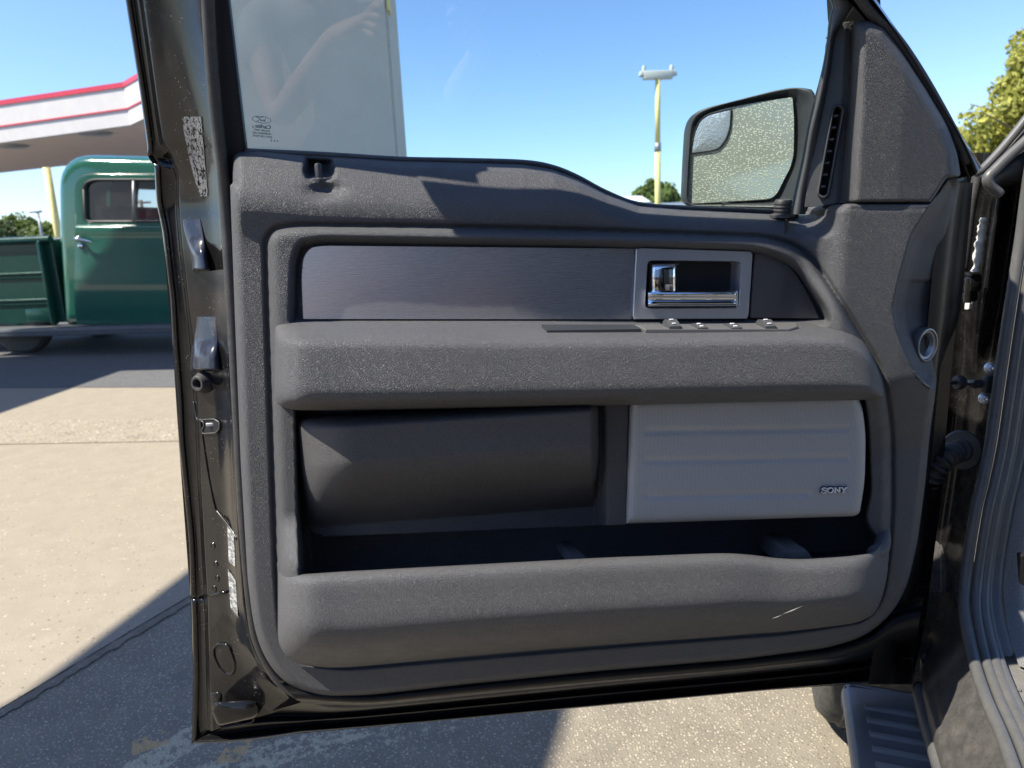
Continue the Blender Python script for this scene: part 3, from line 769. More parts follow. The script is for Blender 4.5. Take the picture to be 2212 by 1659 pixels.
for (xa, ya), (xb, yb), wd in (((1306,1332),(1336,1286),1.1), ((1111,1352),(1113,1330),.9), ((1692,1326),(1734,1309),2.2), ((1668,1336),(1690,1328),1.4)):
    a_, b_ = P(xa, ya, Y0-.1035 if xa < 1500 else Y0-.1005), P(xb, yb, Y0-.1065 if xa < 1500 else Y0-.1035)
    V, F = tube_geo([a_, (a_+b_)/2-np.array([0,.0006,0]), b_], [.0002, .00045*wd, .0002], n=6); mesh('scratch', V, F, m_scratch, door)
# dividers inside the pocket
for q, w, yo in ((((1700,1188),(1745,1188),(1770,1225),(1690,1225)), 0, .0), (((1238,1207),(1268,1207),(1282,1222),(1226,1222)), 0, .0)):
    fr = np.array([P(x, y, Y0-.045) for x, y in rpoly(q, 8)]); bk = fr+np.array([-.012, .05, .004])
    V, F = plate_geo(fr, bk, .004); o = mesh('pocket_divider', V, F, m_pocket, door)
# pocket end horn
tube('pocket_end', [P(1886, 1196, Y0-.05), P(1902, 1186, Y0-.04), P(1908, 1166, Y0-.022), P(1909, 1150, Y0-.008), P(1910,1130, Y0+.004)], [.010,.011,.010,.009,.006], m_pocket, door, spline=5, n=12)
# --- inserts
plate('satin_insert', rpoly([(653,690,2),(649,600,20),(653,556,26),(668,534,26),(700,530,20),(1371,537,2),(1366,690,2)], 4), Y0-.006, .02, m_insert, door, .0015)
plate('end_insert', rpoly([(1631,547,3),(1663,549.5,20),(1690,559,30),(1716,585,40),(1740,622,30),(1771,689,3),(1620,688,2)], 4), Y0-.006, .02, m_endtrim, door, .0015)
bz = Y0-.012
outer = rpoly([(1375,535,3),(1627,543,3),(1617,689,3),(1367,690,3)], 3, 5); inn = rpoly([(1400,563,9),(1601,565,9),(1596,665,9),(1394,666,9)], 9, 5)
k = 80
def r2(q, Y): return resamp(np.array([P(x, y, Y) for x, y in q]), k)
def align(a, b):
    i = np.argmin(np.linalg.norm(b-a[0], axis=1)); return np.roll(b, -i, axis=0)
# both rings start near the upper left corner
o1, i1 = r2(outer, bz), r2(inn, bz)
st = [[a+np.array([0, .018, 0]), a+np.array([0, .0012, 0]), a+(b-a)*.05, b-(b-a)*.06, b+np.array([0, .002, 0]), b+np.array([0, .035, 0])] for a, b in zip(o1, i1)]; st.append(st[0])
bezel = sheet('handle_bezel', st, m_bezel, door, nu=1, nv=2, su=False, sv=False); bezel.data.set_sharp_from_angle(angle=math.radians(30))
V, F = plate_geo(r2(inn, bz+.033), r2(inn, bz+.036)); mesh('handle_cavity', V, F, m_void, door, smooth=False)
sp_h = []
for f in np.linspace(0, 1, 9):
    x = 1402+65*f; yb = 634 if f < .97 else 632
    row = []
    for g in (0,.03,.12,.3,.5,.7,.88,.97,1):
        y = 568+(yb-568)*g; e = min(1, 7*min(f, 1-f)+.0)*min(1, 8*g)
        row.append(P(x, y, bz+.010-.011*math.sqrt(max(0, e))-.004*math.sin(math.pi*f)-.003*math.sin(math.pi*g*.9)))
    sp_h.append(row)
B = np.array([cr(r, 3) for r in sp_h]); Bc = np.array([cr(B[:, j], 3) for j in range(B.shape[1])]).transpose(1, 0, 2); S_, K_ = Bc.shape[:2]
lv = [(list(Bc.reshape(-1, 3)), [(i*K_+j, i*K_+j+1, (i+1)*K_+j+1, (i+1)*K_+j) for i in range(S_-1) for j in range(K_-1)])]
sth = []
for x, k in ((1399,.0),(1400,.7),(1404,1),(1440,1),(1520,1),(1570,1),(1588,1),(1593,.7),(1594,.0)):
    row = []
    for f, d in ((0,.0),(.04,.006),(.16,.0115),(.22,.0125),(.30,.0128),(.50,.0105),(.62,.0100),(.72,.0112),(.80,.0125),(.92,.009),(1,.0)):
        yt, yb = 625+(x-1399)*.002, 664-(x-1399)*.006
        row.append(P(x, yt+(yb-yt)*f, bz+.004-d*k*1.4))
    sth.append(row)
B = np.array([cr(r, 3) for r in sth]); Bc = np.array([cr(B[:, j], 3) for j in range(B.shape[1])]).transpose(1, 0, 2); S_, K_ = Bc.shape[:2]
lv.append((list(Bc.reshape(-1, 3)), [(i*K_+j, i*K_+j+1, (i+1)*K_+j+1, (i+1)*K_+j) for i in range(S_-1) for j in range(K_-1)]))
geo('pull_handle', lv, m_chrome, door, angle=40)
# --- switches on the armrest top
tray = [P(x, y, yy) for x, y, yy in ((1170,703,Y0-.040),(1370,703,Y0-.040),(1385,713,Y0-.070),(1182,716,Y0-.072))]
V, F = plate_geo(np.array(tray)+np.array([0,0,.0012]), np.array(tray)-np.array([0,0,.006])); o = mesh('tray', V, F, m_soft, door, smooth=False)
sp_ = [P(x, y, yy) for x, y, yy in ((1372,703,Y0-.036),(1720,699,Y0-.036),(1724,707,Y0-.062),(1705,713,Y0-.076),(1395,714,Y0-.076))]
V, F = plate_geo(np.array(sp_)+np.array([0,0,.0012]), np.array(sp_)-np.array([0,0,.006]), .001); swp = mesh('switch_plate', V, F, m_switch, door, smooth=False)
for x, w, h in ((1449,24,.0095),(1508,22,.0042),(1580,24,.0042),(1652,24,.0095)):
    c = P(x, 708, Y0-.057)
    q = np.array([(-.5,-.016,0),(-.5,.012,0),(.5,.012,0),(.5,-.016,0)])
    wv = w/1750
    V = [];prof = [(-.017,0),(-.017,h*.35),(-.010,h*.75),(-.001,h),(.006,h*.95),(.012,h*.5),(.014,0)]
    for s_ in (-.5, .5):
        for a, b in prof: V.append(c+np.array([s_*wv, a, b+.001]))
    m_ = len(prof); F = [(i, i+1, m_+i+1, m_+i) for i in range(m_-1)]+[tuple(range(m_)), tuple(range(2*m_-1, m_-1, -1))]
    sw = mesh('window_switch', V, F, m_vent, swp, smooth=False)
    dots = [rbox_geo(c+np.array([0, a, b+.0014]), (wv*.32, .004, .0008)) for a, b in ((-.0125, h*.62), (-.002, h*.99))]
    geo('switch_mark', dots, m_badge, sw)
# --- speaker
SP = rpoly([(1362,862,2),(1852,848,4),(1864,885,20),(1870,940,30),(1868,1040,30),(1857,1108,14),(1846,1115,10),(1352,1131,2),(1358,960)], 2)
rid = [np.array([[P(x, y, Y0-.055)[0], P(x, y, Y0-.055)[2]] for x, y in l]) for l in (((1398,932),(1828,926)), ((1398,996),(1830,989)), ((1398,1072),(1745,1066)))]
def f_sp(X, Z, s):
    Y = Y0-.046-.010*qr(s, .014)
    for r in rid: Y += .0022*np.exp(-(sdline(X, Z, r)/.0045)**2)
    return Y
spk = relief('speaker_grille', SP, Y0-.055, f_sp, m_grille, door, step=.002, back=Y0+.05)
# badge letters, slab serif, built from strokes
bo = P(1801, 1058, Y0-.0582); bu = P(1811, 1057.7, Y0-.0582)-bo; bu /= np.linalg.norm(bu); bw = np.array([0, 0, 1.0]); bw -= bu*np.dot(bu, bw); bw /= np.linalg.norm(bw)
bp = 1/1750
strokes = {'S': [[(5,4.2),(5,2.4)], [(4.6,3.2),(2,4.8),(-2,4.8),(-4.4,3.2),(-4.2,1.2),(0,0.2),(4.2,-1),(4.6,-3),(2.2,-4.8),(-2.4,-4.8),(-4.8,-3.2)], [(-5,-4.2),(-5,-2.2)]],
           'O': [[(0,5),(3.6,4),(5.4,1.6),(5.4,-1.6),(3.6,-4),(0,-5),(-3.6,-4),(-5.4,-1.6),(-5.4,1.6),(-3.6,4),(0,5)]],
           'N': [[(-4.6,-4.6),(-4.6,4.6)], [(-4.6,4.6),(4.6,-4.6)], [(4.6,-4.6),(4.6,4.6)], [(-7,4.8),(-3.6,4.8)], [(2.8,4.8),(6.4,4.8)], [(-6.6,-4.8),(-2.8,-4.8)]],
           'Y': [[(-5,4.6),(0,-.2)], [(5,4.6),(0,-.2)], [(0,0),(0,-4.8)], [(-7,4.8),(-3,4.8)], [(3,4.8),(7,4.8)], [(-2.6,-4.8),(2.6,-4.8)]]}
bg = []; bgd = []
for ch, cx, wd in (('S',-24.5,1.15), ('O',-9.5,1.25), ('N',7.5,1.1), ('Y',23.5,1.1)):
    for stt in strokes[ch]:
        c = np.array(stt, float)*np.array([wd, 1.25]); hw = 1.25 if not (abs(c[0][1]-c[-1][1]) < .1 and len(c) == 2) else .7
        for a, b in zip(c[:-1], c[1:]):
            t = (b-a)/(np.linalg.norm(b-a)+1e-9); nn = np.array([-t[1], t[0]])*hw; a2 = a-t*.4; b2 = b+t*.4
            for g_, k_, d_ in ((bgd, 2.1, .0006), (bg, 1.0, .0022)):
                m_ = nn*k_; e_ = t*(k_-1)*.6; q = [a2-e_+m_, b2+e_+m_, b2+e_-m_, a2-e_-m_]
                fr = [bo+bu*(x+cx)*bp+bw*y*bp-np.array([0, d_, 0]) for x, y in q]; V, F = plate_geo(fr, np.array(fr)+np.array([0, .0022, 0])); g_.append((V, F))
geo('maker_badge', bg, m_badge, spk, smooth=False); geo('badge_outline', bgd, m_badgedark, spk, smooth=False)
# --- lamp ring on the hinge side
ax = (.30, -.95, .0); c = P(1996, 744, Y0+.026)
ringo = lathe('bezel_ring', c, ax, [(.0185,-.012),(.0200,-.004),(.0205,.003),(.0192,.0065),(.0178,.0068),(.0168,.0045),(.0142,.0038),(.0116,-.001),(.0098,-.006),(.0096,-.02)], m_ring, door, n=40, sy=1.22)
lathe('ring_socket', c, ax, [(.0,-.010),(.0098,-.010),(.0098,-.02)], m_void, door, n=30, sy=1.22)
# ------------------------------------------------------------------ fittings on the shut face
def face_pt(px, py, out=0.0):
    """a point of the shut face (its depth is read off the face's own section)"""
    a, b, c = I(py, e0y, e0x), I(py, e2y, e2x), I(py, e5y, e5x)
    off = I(px, [a, a+12, b-5, b+5, b+9, (b*2+c)/3, (b+c*2)/3, c-12, c], [.155, .149, .147, .122, .118, .106, .088, .066, .050])
    return L(px, py, off-out)
def face_n(px, py):
    a, b, c = face_pt(px-9, py), face_pt(px+9, py), face_pt(px, py-12); n = np.cross(b-a, c-face_pt(px, py)); n /= np.linalg.norm(n)
    return n if n[1] < 0 else -n
nn = face_n(441, 826); c = face_pt(441, 826)
lathe('bump_stop', c, nn*np.array([.6, 1, 1]), [(.016,-.008),(.016,.002),(.0145,.006),(.013,.009),(.012,.012),(.010,.0145),(.0075,.0145),(.0062,.012),(.0058,.002),(.0,.001)], m_rubber, door, n=26)
# latch opening
lat = [(432,907,2),(462,905,4),(474,912,5),(474,926,5),(466,935,4),(438,937,3),(436,928,4),(441,921,4),(440,912,4)]
q = rpoly(lat, 4); fr = np.array([face_pt(x, y, .002) for x, y in q]); V, F = plate_geo(fr, fr+np.array([0, .004, 0]), .0); latch = mesh('door_latch', V, F, m_void, door, smooth=False)
lip = np.array([face_pt(x, y, .0035) for x, y in q]); tube('latch_rim', list(lip)+[lip[0]], .0011, m_sill, latch, n=6)
V, F = rbox_geo(face_pt(456, 917, .003), (.014, .004, .005), bev=.001); mesh('latch_claw', V, F, m_steel, latch)
# raised reinforcement above the latch with its folded edge
edge = [(418,868),(420,876),(426,906),(433,907),(437,938),(440,958),(452,1036),(464,1094),(472,1108),(500,1144),(512,1166)]
tube('reinforcement_edge', [face_pt(x, y, .0005) for x, y in edge], .0016, m_jamb, door, n=7, spline=4)
# stamped oval, dimples and corner boss
ov = rpoly([(460,1400,14),(474,1388,16),(494,1394,16),(508,1432,18),(506,1452,14),(492,1458,14),(476,1446,16),(463,1420,14)], 14)
pts = [face_pt(x, y, .001) for x, y in ov]; tube('stamped_oval', pts+[pts[0]], .0022, m_black, door, n=8)
for x, y in ((461,1178),(467,1218),(470,1249),(464,1271)):
    lathe('rivet', face_pt(x, y, -.0005), face_n(x, y), [(.0,.0012),(.0022,.001),(.0042,.0018),(.0055,.0003),(.0055,-.002)], m_black, door, n=14)
tube('weld_step', [face_pt(x, y, .0012) for x, y in ((445,1286),(460,1285),(474,1281),(489,1279))], .0022, m_black, door, n=8)
q = rpoly([(456,1535,6),(466,1516,8),(540,1512,10),(560,1518,10),(558,1545,10),(545,1552,8),(470,1568,8)], 8)
fr = np.array([P(x, y, Y0+.078) for x, y in q]); bk = np.array([P(x, y, Y0+.10) for x, y in q]); V, F = plate_geo(fr, bk, .006); mesh('corner_boss', V, F, m_black, door)
q = rpoly([(470,1560,4),(476,1553,5),(545,1545,5),(550,1552,5),(544,1560,5),(478,1572,4)], 5)
pts = [P(x, y, Y0+.094) for x, y in q]; tube('drain_slot', pts+[pts[0]], .0018, m_black, door, n=7)
q = rpoly([(452,1498,3),(470,1496,4),(478,1502,4),(478,1520,4),(470,1530,5),(455,1540,4)], 4)
fr = np.array([face_pt(x, y, .004) for x, y in q]); bk = fr+np.array([0, .008, 0]); V, F = plate_geo(fr, bk, .0015); mesh('corner_bracket', V, F, m_jamb, door)
# two formed ledges with the sky's reflection put into their paint colour
for ya, yb, la, lb, ra_, rb_, t0 in ((474,581,394,415,434,455,.36),(684,797,424,410,467,477,.42)):
    st = []
    for t in list(np.linspace(0, 1, 22))+[1.03, 1.05]:
        y = ya+(yb-ya)*t; xa = la+(lb-la)*ss(np.array(t)); xb = ra_+(rb_-ra_)*t
        o_ = (.0005+.013*t+.013*float(ss(np.array((t-t0)/.36)))) if t <= 1 else (.012 if t < 1.04 else -.004)
        row = []
        for f, k_ in ((0,-.3),(.04,.25),(.12,.62),(.3,.95),(.5,1.03),(.7,.95),(.88,.62),(.96,.25),(1,-.3)):
            row.append(face_pt(xa+(xb-xa)*f, y, o_*k_ if k_ > 0 else -.002))
        st.append(row)
    sheet('formed_ledge', st, m_ledge, door, nu=2, nv=2, su=False)
# stickers on the inner return, flaked print on the post, water marks
for q in (((491,1138),(505,1150),(508,1226),(494,1212)), ((492,1230),(509,1254),(514,1334),(498,1312))):
    fr = np.array([face_pt(x, y, .0016) for x, y in q]); V, F = plate_geo(fr, fr+np.array([0, .001, 0])); mesh('sticker', V, F, m_label, door, smooth=False)
st = []
for y in np.linspace(252, 424, 12):
    xa = I(y, [252,290,360,424],[393,398,413,431]); xb = I(y, [252,424],[434,449])
    st.append([face_pt(xa+(xb-xa)*t, y, .0014) for t in (0,.33,.66,1)])
fl = sheet('flaked_label', st, m_flaked, door, nu=1, nv=2); 
# two long seals: round the shut face and under the trim
sl = [(441,-200),(452,60),(466,237),(481,363),(486,439),(497,600),(506,749),(514,900),(527,1144),(545,1330),(560,1395),(588,1450),(622,1486),(672,1508),(760,1520),(1000,1500),(1300,1470),(1600,1441),(1800,1417),(1900,1385)]
tube('door_seal', [L(x, y, .052) for x, y in sl], .0075, m_rubber, door, n=12, spline=5)

# ------------------------------------------------------------------ door mirror
mir = rpoly([(1477,434,10),(1480,363),(1485,276,10),(1494,247,14),(1525,234,16),(1664,199),(1700,192,14),(1722,192,10),(1752,197,10),(1757,260),(1730,400),(1722,452,4),(1486,445,8)], 10)
Ym = Y0+.20; Km = -.85; xm0 = P(1620, 330, Y0+.20)[0]
def PM(px, py, off=0.0):
    """on the mirror's own slanted plane"""
    d = ray(px, py); t = (Ym+off-Km*xm0)/(d[1]-Km*d[0]); return EYE+d*t
fr = np.array([PM(x, y) for x, y in mir]); cc = fr.mean(0)
k = len(fr)
mg = rpoly([(1478,438,8),(1480,425),(1486,358),(1494,294,14),(1506,262,18),(1524,247,14),(1560,236),(1630,222),(1708,211,6),(1712,262),(1712,336,20),(1704,365),(1690,392,20),(1677,419,12),(1664,430,10),(1648,432,8),(1490,441,6)], 8)
fr = resamp(fr, 90); gl_ = np.array([PM(x, y, .010) for x, y in mg]); gl_ = resamp(gl_, 90)
gl_ = np.array([gl_[np.argmin(np.linalg.norm((gl_-gl_.mean(0))/np.linalg.norm(gl_-gl_.mean(0), axis=1)[:, None]-(v-cc)/np.linalg.norm(v-cc), axis=1))] for v in fr])
cg = gl_.mean(0)
rings = [cg+(gl_-cg)*.96+np.array([0,.016,0]), cg+(gl_-cg)*1.0+np.array([0,.006,0]), gl_*.35+fr*.65+np.array([0,-.012,0]), fr+np.array([0,-.010,0]), fr+np.array([0,.0,0])]
for s_, dy in ((.99,.015),(.96,.035),(.88,.06),(.72,.085),(.42,.10),(.05,.105)):
    rings.append(cc+np.array([.05*(1-s_),0,0])+(fr-cc)*s_+np.array([0, dy, 0]))
k = 90
st = [[r[i] for r in rings] for i in range(k)]; st.append(st[0])
mirror = sheet('side_mirror', st, m_soft, truck, nu=1, nv=3, su=False)
fr = np.array([PM(x, y, .004) for x, y in mg])
# the glass is tilted: it looks down and out past the viewer
gc = fr.mean(0)
for v in fr: v[1] -= (v[2]-gc[2])*.02
V, F = plate_geo(fr-np.array([0, .006, 0]), fr+np.array([0, .006, 0]), .0012); mgl = mesh('mirror_glass', V, F, m_mirror, mirror); mgl.data.set_sharp_from_angle(angle=math.radians(25))
q = rpoly([(1488,333,3),(1495,290),(1507,262,16),(1524,249,14),(1574,237,3),(1572,275),(1564,303,20),(1548,322,14),(1534,326,8)], 8)
b2 = []
for x, y in q:
    p = PM(x, y, .004); p[1] -= (p[2]-gc[2])*.02+.0085; b2.append(p)
b2 = np.array(b2); cen = b2.mean(0); st = []
for v in b2:
    st.append([cen+(v-cen)*t+np.array([0, -.004*(1-t*t), 0]) for t in (.02,.3,.6,.85,1)])
st.append(st[0]); sheet('blind_spot_mirror', st, m_mirror2, mirror, nu=1, nv=2, su=False)
tube('mirror_edge', list(b2+np.array([0,-.0005,0]))+[b2[0]], .0011, m_void, mirror, n=6)
st = []
for x, w in ((1560,.5),(1640,.8),(1700,1),(1760,1.2)):
    st.append([P(x, 438, Ym+.02), P(x, 434-w*6, Ym+.05), P(x, 440, Ym+.10), P(x, 462, Ym+.10), P(x, 462, Ym+.02), P(x, 438, Ym+.02)])
sheet('mirror_arm', st, m_soft, mirror, nu=2, nv=2)

# ------------------------------------------------------------------ body behind and beside the door
# pillar jamb: dusty painted face from the door edge to the opening seal
def seam(px, py): return px, py
seal = [(2290,150),(2240,330),(2212,520),(2190,660),(2166,825),(2147,957),(2130,1040),(2114,1110),(2095,1233),(2090,1317),(2110,1419),(2137,1503),(2174,1588),(2205,1672),(2245,1790)]
sy_ = [s[1] for s in seal]; sxx = [s[0] for s in seal]
def seal_Y(y): return I(y, [150,500,900,1233,1317,1419,1503,1588,1672,1790],[1.06,1.06,1.04,1.0,.965,.90,.82,.745,.68,.60])
st = []
for y in (360,420,480,540,600,680,760,830,900,960,1040,1120,1200,1270,1330,1380,1425):
    xs = I(y, sy_, sxx); xl = I(y, [360,494,626,739,800,1000,1200,1350,1430],[2090,2066,2050,2030,2020,2005,1985,1965,1950])
    Ys = seal_Y(y); Yd = I(y, [360,700,1000,1430],[1.20,1.22,1.24,1.22])
    bul = .5+.5*math.sin(y/90)
    row = [P(xl, y, Yd), P(xl+(xs-xl)*.30, y, Yd-.005), P(xl+(xs-xl)*.45, y, Yd-.02-.02*ss(np.array((780-y)/120))), P(xl+(xs-xl)*.55, y, Yd-.035-.05*float(ss(np.array((800-y)/100)))),
           P(xl+(xs-xl)*.8, y, (Ys+Yd)/2+.02), P(xs-8, y, Ys+.02), P(xs+4, y, Ys+.012)]
    st.append(row)
jamb = sheet('pillar_jamb', st, m_jamb, truck, nu=4, nv=4)
# gap face beyond (outer edge of the fender)
st = []
for y in (330,420,560,700,900,1100,1300,1460):
    x = I(y, [330,494,626,739,900,1100,1350,1460],[2108,2100,2088,2075,2060,2045,2010,1985])
    st.append([P(x-60, y, 1.30), P(x, y, 1.28), P(x+20, y, 1.22), P(x+60, y, 1.20)])
sheet('fender_edge', st, m_jamb, truck, nu=3, nv=3)
# strip of crumpled bright sealant beside the hinge, hinge, bolts
st = [];r7 = random.Random(3)
for y in np.linspace(470, 668, 34):
    x = I(y, [470,560,600,668],[2128,2114,2106,2096]); w = 7+9*r7.random()
    st.append([P(x-w, y, 1.165+.004*r7.random()), P(x, y, 1.155+.008*r7.random()), P(x+5+5*r7.random(), y, 1.165)])
sheet('seam_sealant', st, m_polewhite, jamb, nu=1, nv=2)
hg = [rbox_geo(P(2096, 612, 1.135), (.022, .03, .030), bev=.005), rbox_geo(P(2098, 592, 1.13), (.018, .024, .008), bev=.003), rbox_geo(P(2090, 640, 1.14), (.018, .03, .016), bev=.004)]
hg.append(lathe_geo(P(2092, 628, 1.128), (0,0,1), [(.006,-.02),(.006,.02)], 16))
geo('hinge', hg, m_black, truck)
for x, y in ((2141,795),(2128,861)):
    c = P(x, y, seal_Y(y)+.045); ax = np.array([-.25, -.95, .1])
    g = [lathe_geo(c, ax, [(.0095,-.004),(.0095,.0005),(.0085,.0015),(.006,.0018)], 26), lathe_geo(c, ax, [(.0062,.001),(.0062,.0062),(.005,.0072),(.003,.0072)], 6), lathe_geo(c, ax, [(.0026,.006),(.0026,.0105),(.0018,.0115)], 12)]
    geo('bolt', g, m_bolt, jamb)
Yc = 1.10
g = [rbox_geo(P(2034, 826, Yc), (.018, .008, .016), bev=.002), rbox_geo(P(2055, 827, Yc), (.03, .007, .007), bev=.002), lathe_geo(P(2072, 826, Yc), (1,0,0), [(.003,-.007),(.011,-.006),(.013,0),(.011,.006),(.003,.007)], 20),
     rbox_geo(P(2095, 828, Yc-.005), (.024, .006, .008), bev=.002), rbox_geo(P(2112, 829, Yc-.01), (.022, .010, .013), bev=.002), rbox_geo(P(2136, 830, Yc-.02), (.018, .012, .030), bev=.003)]
strap = geo('check_strap', g, m_soft, truck)
for q in (rbox_geo(P(2029, 829, Yc-.006), (.008, .006, .012), bev=.001), rbox_geo(P(2098, 824, Yc-.012), (.012, .003, .005), bev=.001)): mesh('strap_pin', q[0], q[1], m_bolt, strap)
# corrugated wiring boot
path = cr([P(2000,1050,1.10), P(2014,1026,1.085), P(2030,1003,1.08), P(2048,985,1.09), P(2066,976,1.11)], 50); m_ = len(path)
rad = .0160+.0036*np.sin(np.linspace(0, 2*math.pi*10, m_))
boot = tube('wiring_boot', path, rad, m_rubber, truck, n=22)
lathe('boot_flange', P(2078, 972, 1.115), (-.75, -.6, .1), [(.016,.010),(.019,.006),(.030,.004),(.032,0),(.030,-.006)], m_rubber, boot, n=30, sy=1.1)
# opening seal: three-lobed rubber running round the doorway
base = np.array([P(x, y, seal_Y(y)) for x, y in seal])
nrm = np.array([.55, -.83, .1])
gs = []
for dx, dy, r in ((-.006,0,.0085), (.010,-.006,.0075), (.024,-.004,.0085), (.036,.002,.007)):
    p = base+np.array([dx, dy, 0]); gs.append(tube_geo(p, r, n=12, spline=7))
geo('doorway_seal', gs, m_seal, truck, angle=60)
# kick panel and trim inboard of the seal
st = []
for (x, y), b in zip(seal, base):
    st.append([b+np.array([.036,.0,0]), b+np.array([.050,-.006,0]), b+np.array([.064,.004,0]), b+np.array([.12,.05,0]), b+np.array([.30,.16,0])])
sheet('sill_trim', st[:11], m_seal, truck, nu=5, nv=5)
st = []
for y in (430,540,700,900,1100,1250,1370,1450):
    x = I(y, sy_, sxx); b = P(x, y, seal_Y(y))
    st.append([b+np.array([.062,.004,0]), b+np.array([.080,-.012,0]), b+np.array([.13,.02,0]), b+np.array([.22,.09,0]), b+np.array([.45,.25,0])])
kick = sheet('kick_panel', st, leather('kick_grain', (.21, .208, .205), 420, .0005, .55), truck, nu=5, nv=5)
m_cabin = simple('seat_cloth', (.05,.05,.052), .85)
plate('kick_vent', rpoly([(2207,1200,4),(2240,1195,4),(2240,1262,4),(2212,1268,6)], 4), .93, .01, m_void, kick)
# floor mat with tread bars
zf = .565
fm = [PZ(2116,1418,zf), PZ(2150,1500,zf), PZ(2190,1588,zf), PZ(2225,1672,zf), PZ(2300,1760,zf), PZ(2420,1700,zf), PZ(2380,1420,zf), PZ(2250,1405,zf)]
V, F = plate_geo(np.array(fm)+np.array([0,0,.008]), np.array(fm), .003); mat_ = mesh('floor_mat', V, F, plastic('mat_rubber', (.12,.115,.11), .7, .0006, dust=.25, gscale=500), truck)
bars = []
for ca, cb in ((((2126,1440),(2165,1436))), ):
    pass
for i in range(5):
    for j in range(4):
        x, y = 2128+i*34+j*22, 1448+j*38-i*2
        a, b = PZ(x, y, zf+.009), PZ(x+22, y+9, zf+.009)
        if (i+j) % 2: a, b = PZ(x+2, y+12, zf+.009), PZ(x+16, y, zf+.009)
        bars.append(tube_geo([a, b], .0022, n=8))
for q in bars: mesh('tread_bar', q[0], q[1], mat_.data.materials[0], mat_)
# rocker sill: dusty painted step-over
def SZ(px, py, z): return PZ(px, py, z)
st = []
for k in np.linspace(0, 1, 12):
    # inner edge follows the seal, outer edge follows the rocker
    yi = I(k, [0,.3,.6,1],[1300,1425,1545,1800]); xi = I(yi, sy_, sxx)
    bi = P(xi, yi, seal_Y(yi))
    yo = I(k, [0,.15,.5,1],[1380,1452,1560,1760]); xo = I(yo, [1380,1446,1500,1560,1659,1760],[2000,2004,2014,2030,2062,2100])
    bo_ = SZ(xo, yo, .50) if k > .12 else P(xo, yo, 1.08)
    st.append([bi+np.array([-.004,.006,-.006]), bi*.8+bo_*.2+np.array([0,0,.006]), bi*.45+bo_*.55+np.array([0,0,.008]), bi*.12+bo_*.88+np.array([0,0,.006]), bo_, bo_+np.array([-.006,.003,-.012]), bo_+np.array([-.004,.002,-.045]), bo_+np.array([.03,.0,-.10])])
sill = sheet('rocker_sill', st, m_sill, truck, nu=5, nv=4)
# lower pillar wedge between jamb and sill, dark
st = []
for y, xa, xb in ((1280,1990,2092),(1340,1985,2086),(1400,1978,2060),(1450,1974,2010),(1480,1972,1992)):
    st.append([P(xa-10, y, 1.20), P((xa+xb)/2, y, 1.13), P(xb, y, 1.06)])
sheet('pillar_foot', st, m_jamb, truck, nu=3, nv=4)
# bright edge strip along the rocker
tube('rocker_moulding', [SZ(x, y, .455) for x, y in ((1984,1490),(1998,1552),(2020,1625),(2048,1720),(2070,1790))], .010, m_seal, truck, n=10, spline=5, flat=1.6)
# running board
zs = .385
axd = AX; side = np.array([axd[1], -axd[0], 0])
s0 = SZ(1826, 1490, zs); s1 = SZ(1990, 1480, zs)
wdt = np.dot(s1-s0, -side) if np.dot(s1-s0, -side) > 0 else np.dot(s1-s0, side)
wv_ = s1-s0; wv_ = wv_-axd*np.dot(wv_, axd)
W = np.linalg.norm(wv_)+.05; wv_ /= np.linalg.norm(wv_)
prof = [(-.000,-.045),(-.004,-.02),(.002,-.004),(.012,.0),(.03,.001),(W*.5,.0015),(W-.02,.001),(W,-.004),(W+.01,-.05)]
st = []
for t in (-.012,-.010,0,.02,.3,.8,1.7):
    e = .03*max(0, -t*80+.0)
    st.append([s0+axd*(t-.01)+wv_*w+np.array([0,0,z-.02*(t < -.011)]) for w, z in prof])
step = sheet('running_board', st, plastic('step_plastic', (.17, .175, .19), .38, .0006, dust=.10, gscale=600), truck, nu=2, nv=4, su=False)
st0 = step.data.materials[0]
gs = []
for i in range(22):
    t = .045+.036*i
    a = s0+axd*t+wv_*.028+np.array([0,0,.002]); b = s0+axd*t+wv_*(W-.02)+np.array([0,0,.002])
    gs.append(tube_geo([a, b], .0062, n=8))
geo('tread_ribs', gs, st0, step)
V, F = plate_geo([s0+axd*-.012+wv_*w+np.array([0,0,z]) for w, z in ((0,-.05),(0,-.004),(.012,.0015),(W-.01,.0015),(W,-.004),(W,-.05))], [s0+axd*-.028+wv_*w+np.array([0,0,z]) for w, z in ((0,-.05),(0,-.006),(.012,-.001),(W-.01,-.001),(W,-.006),(W,-.05))]); mesh('end_cap', V, F, m_rubber, step)
# front wheel seen under the door
wc = SZ(1800, 1560, 0.0)
pt = PZ(1781, 1561, 0.14)
fwd = -axd
R_ = .40; wax = np.array([fwd[1], -fwd[0], 0])
wc = np.array([pt[0], pt[1], 0])+fwd*(R_*.80)+wax*.12; wc[2] = R_
prof = [(.22,.12),(.27,.135),(.33,.138),(.375,.128),(.395,.105),(.40,.06),(.40,-.06),(.395,-.105),(.375,-.128),(.33,-.138),(.27,-.135),(.22,-.12)]
wheel = lathe('front_wheel', wc, wax, prof, m_tyre, truck, n=64, angle=50)
gs = []
for dz in (-.075,-.03,.03,.075): gs.append(lathe_geo(wc+wax*dz, wax, [(.396,-.012),(.403,-.008),(.403,.008),(.396,.012)], 64))
geo('tread', gs, m_tyre, wheel)
lathe('rim', wc, wax, [(.0,-.05),(.10,-.05),(.20,-.10),(.225,-.12),(.225,.12),(.19,.10),(.06,.07),(.0,.07)], m_steel, wheel, n=40)
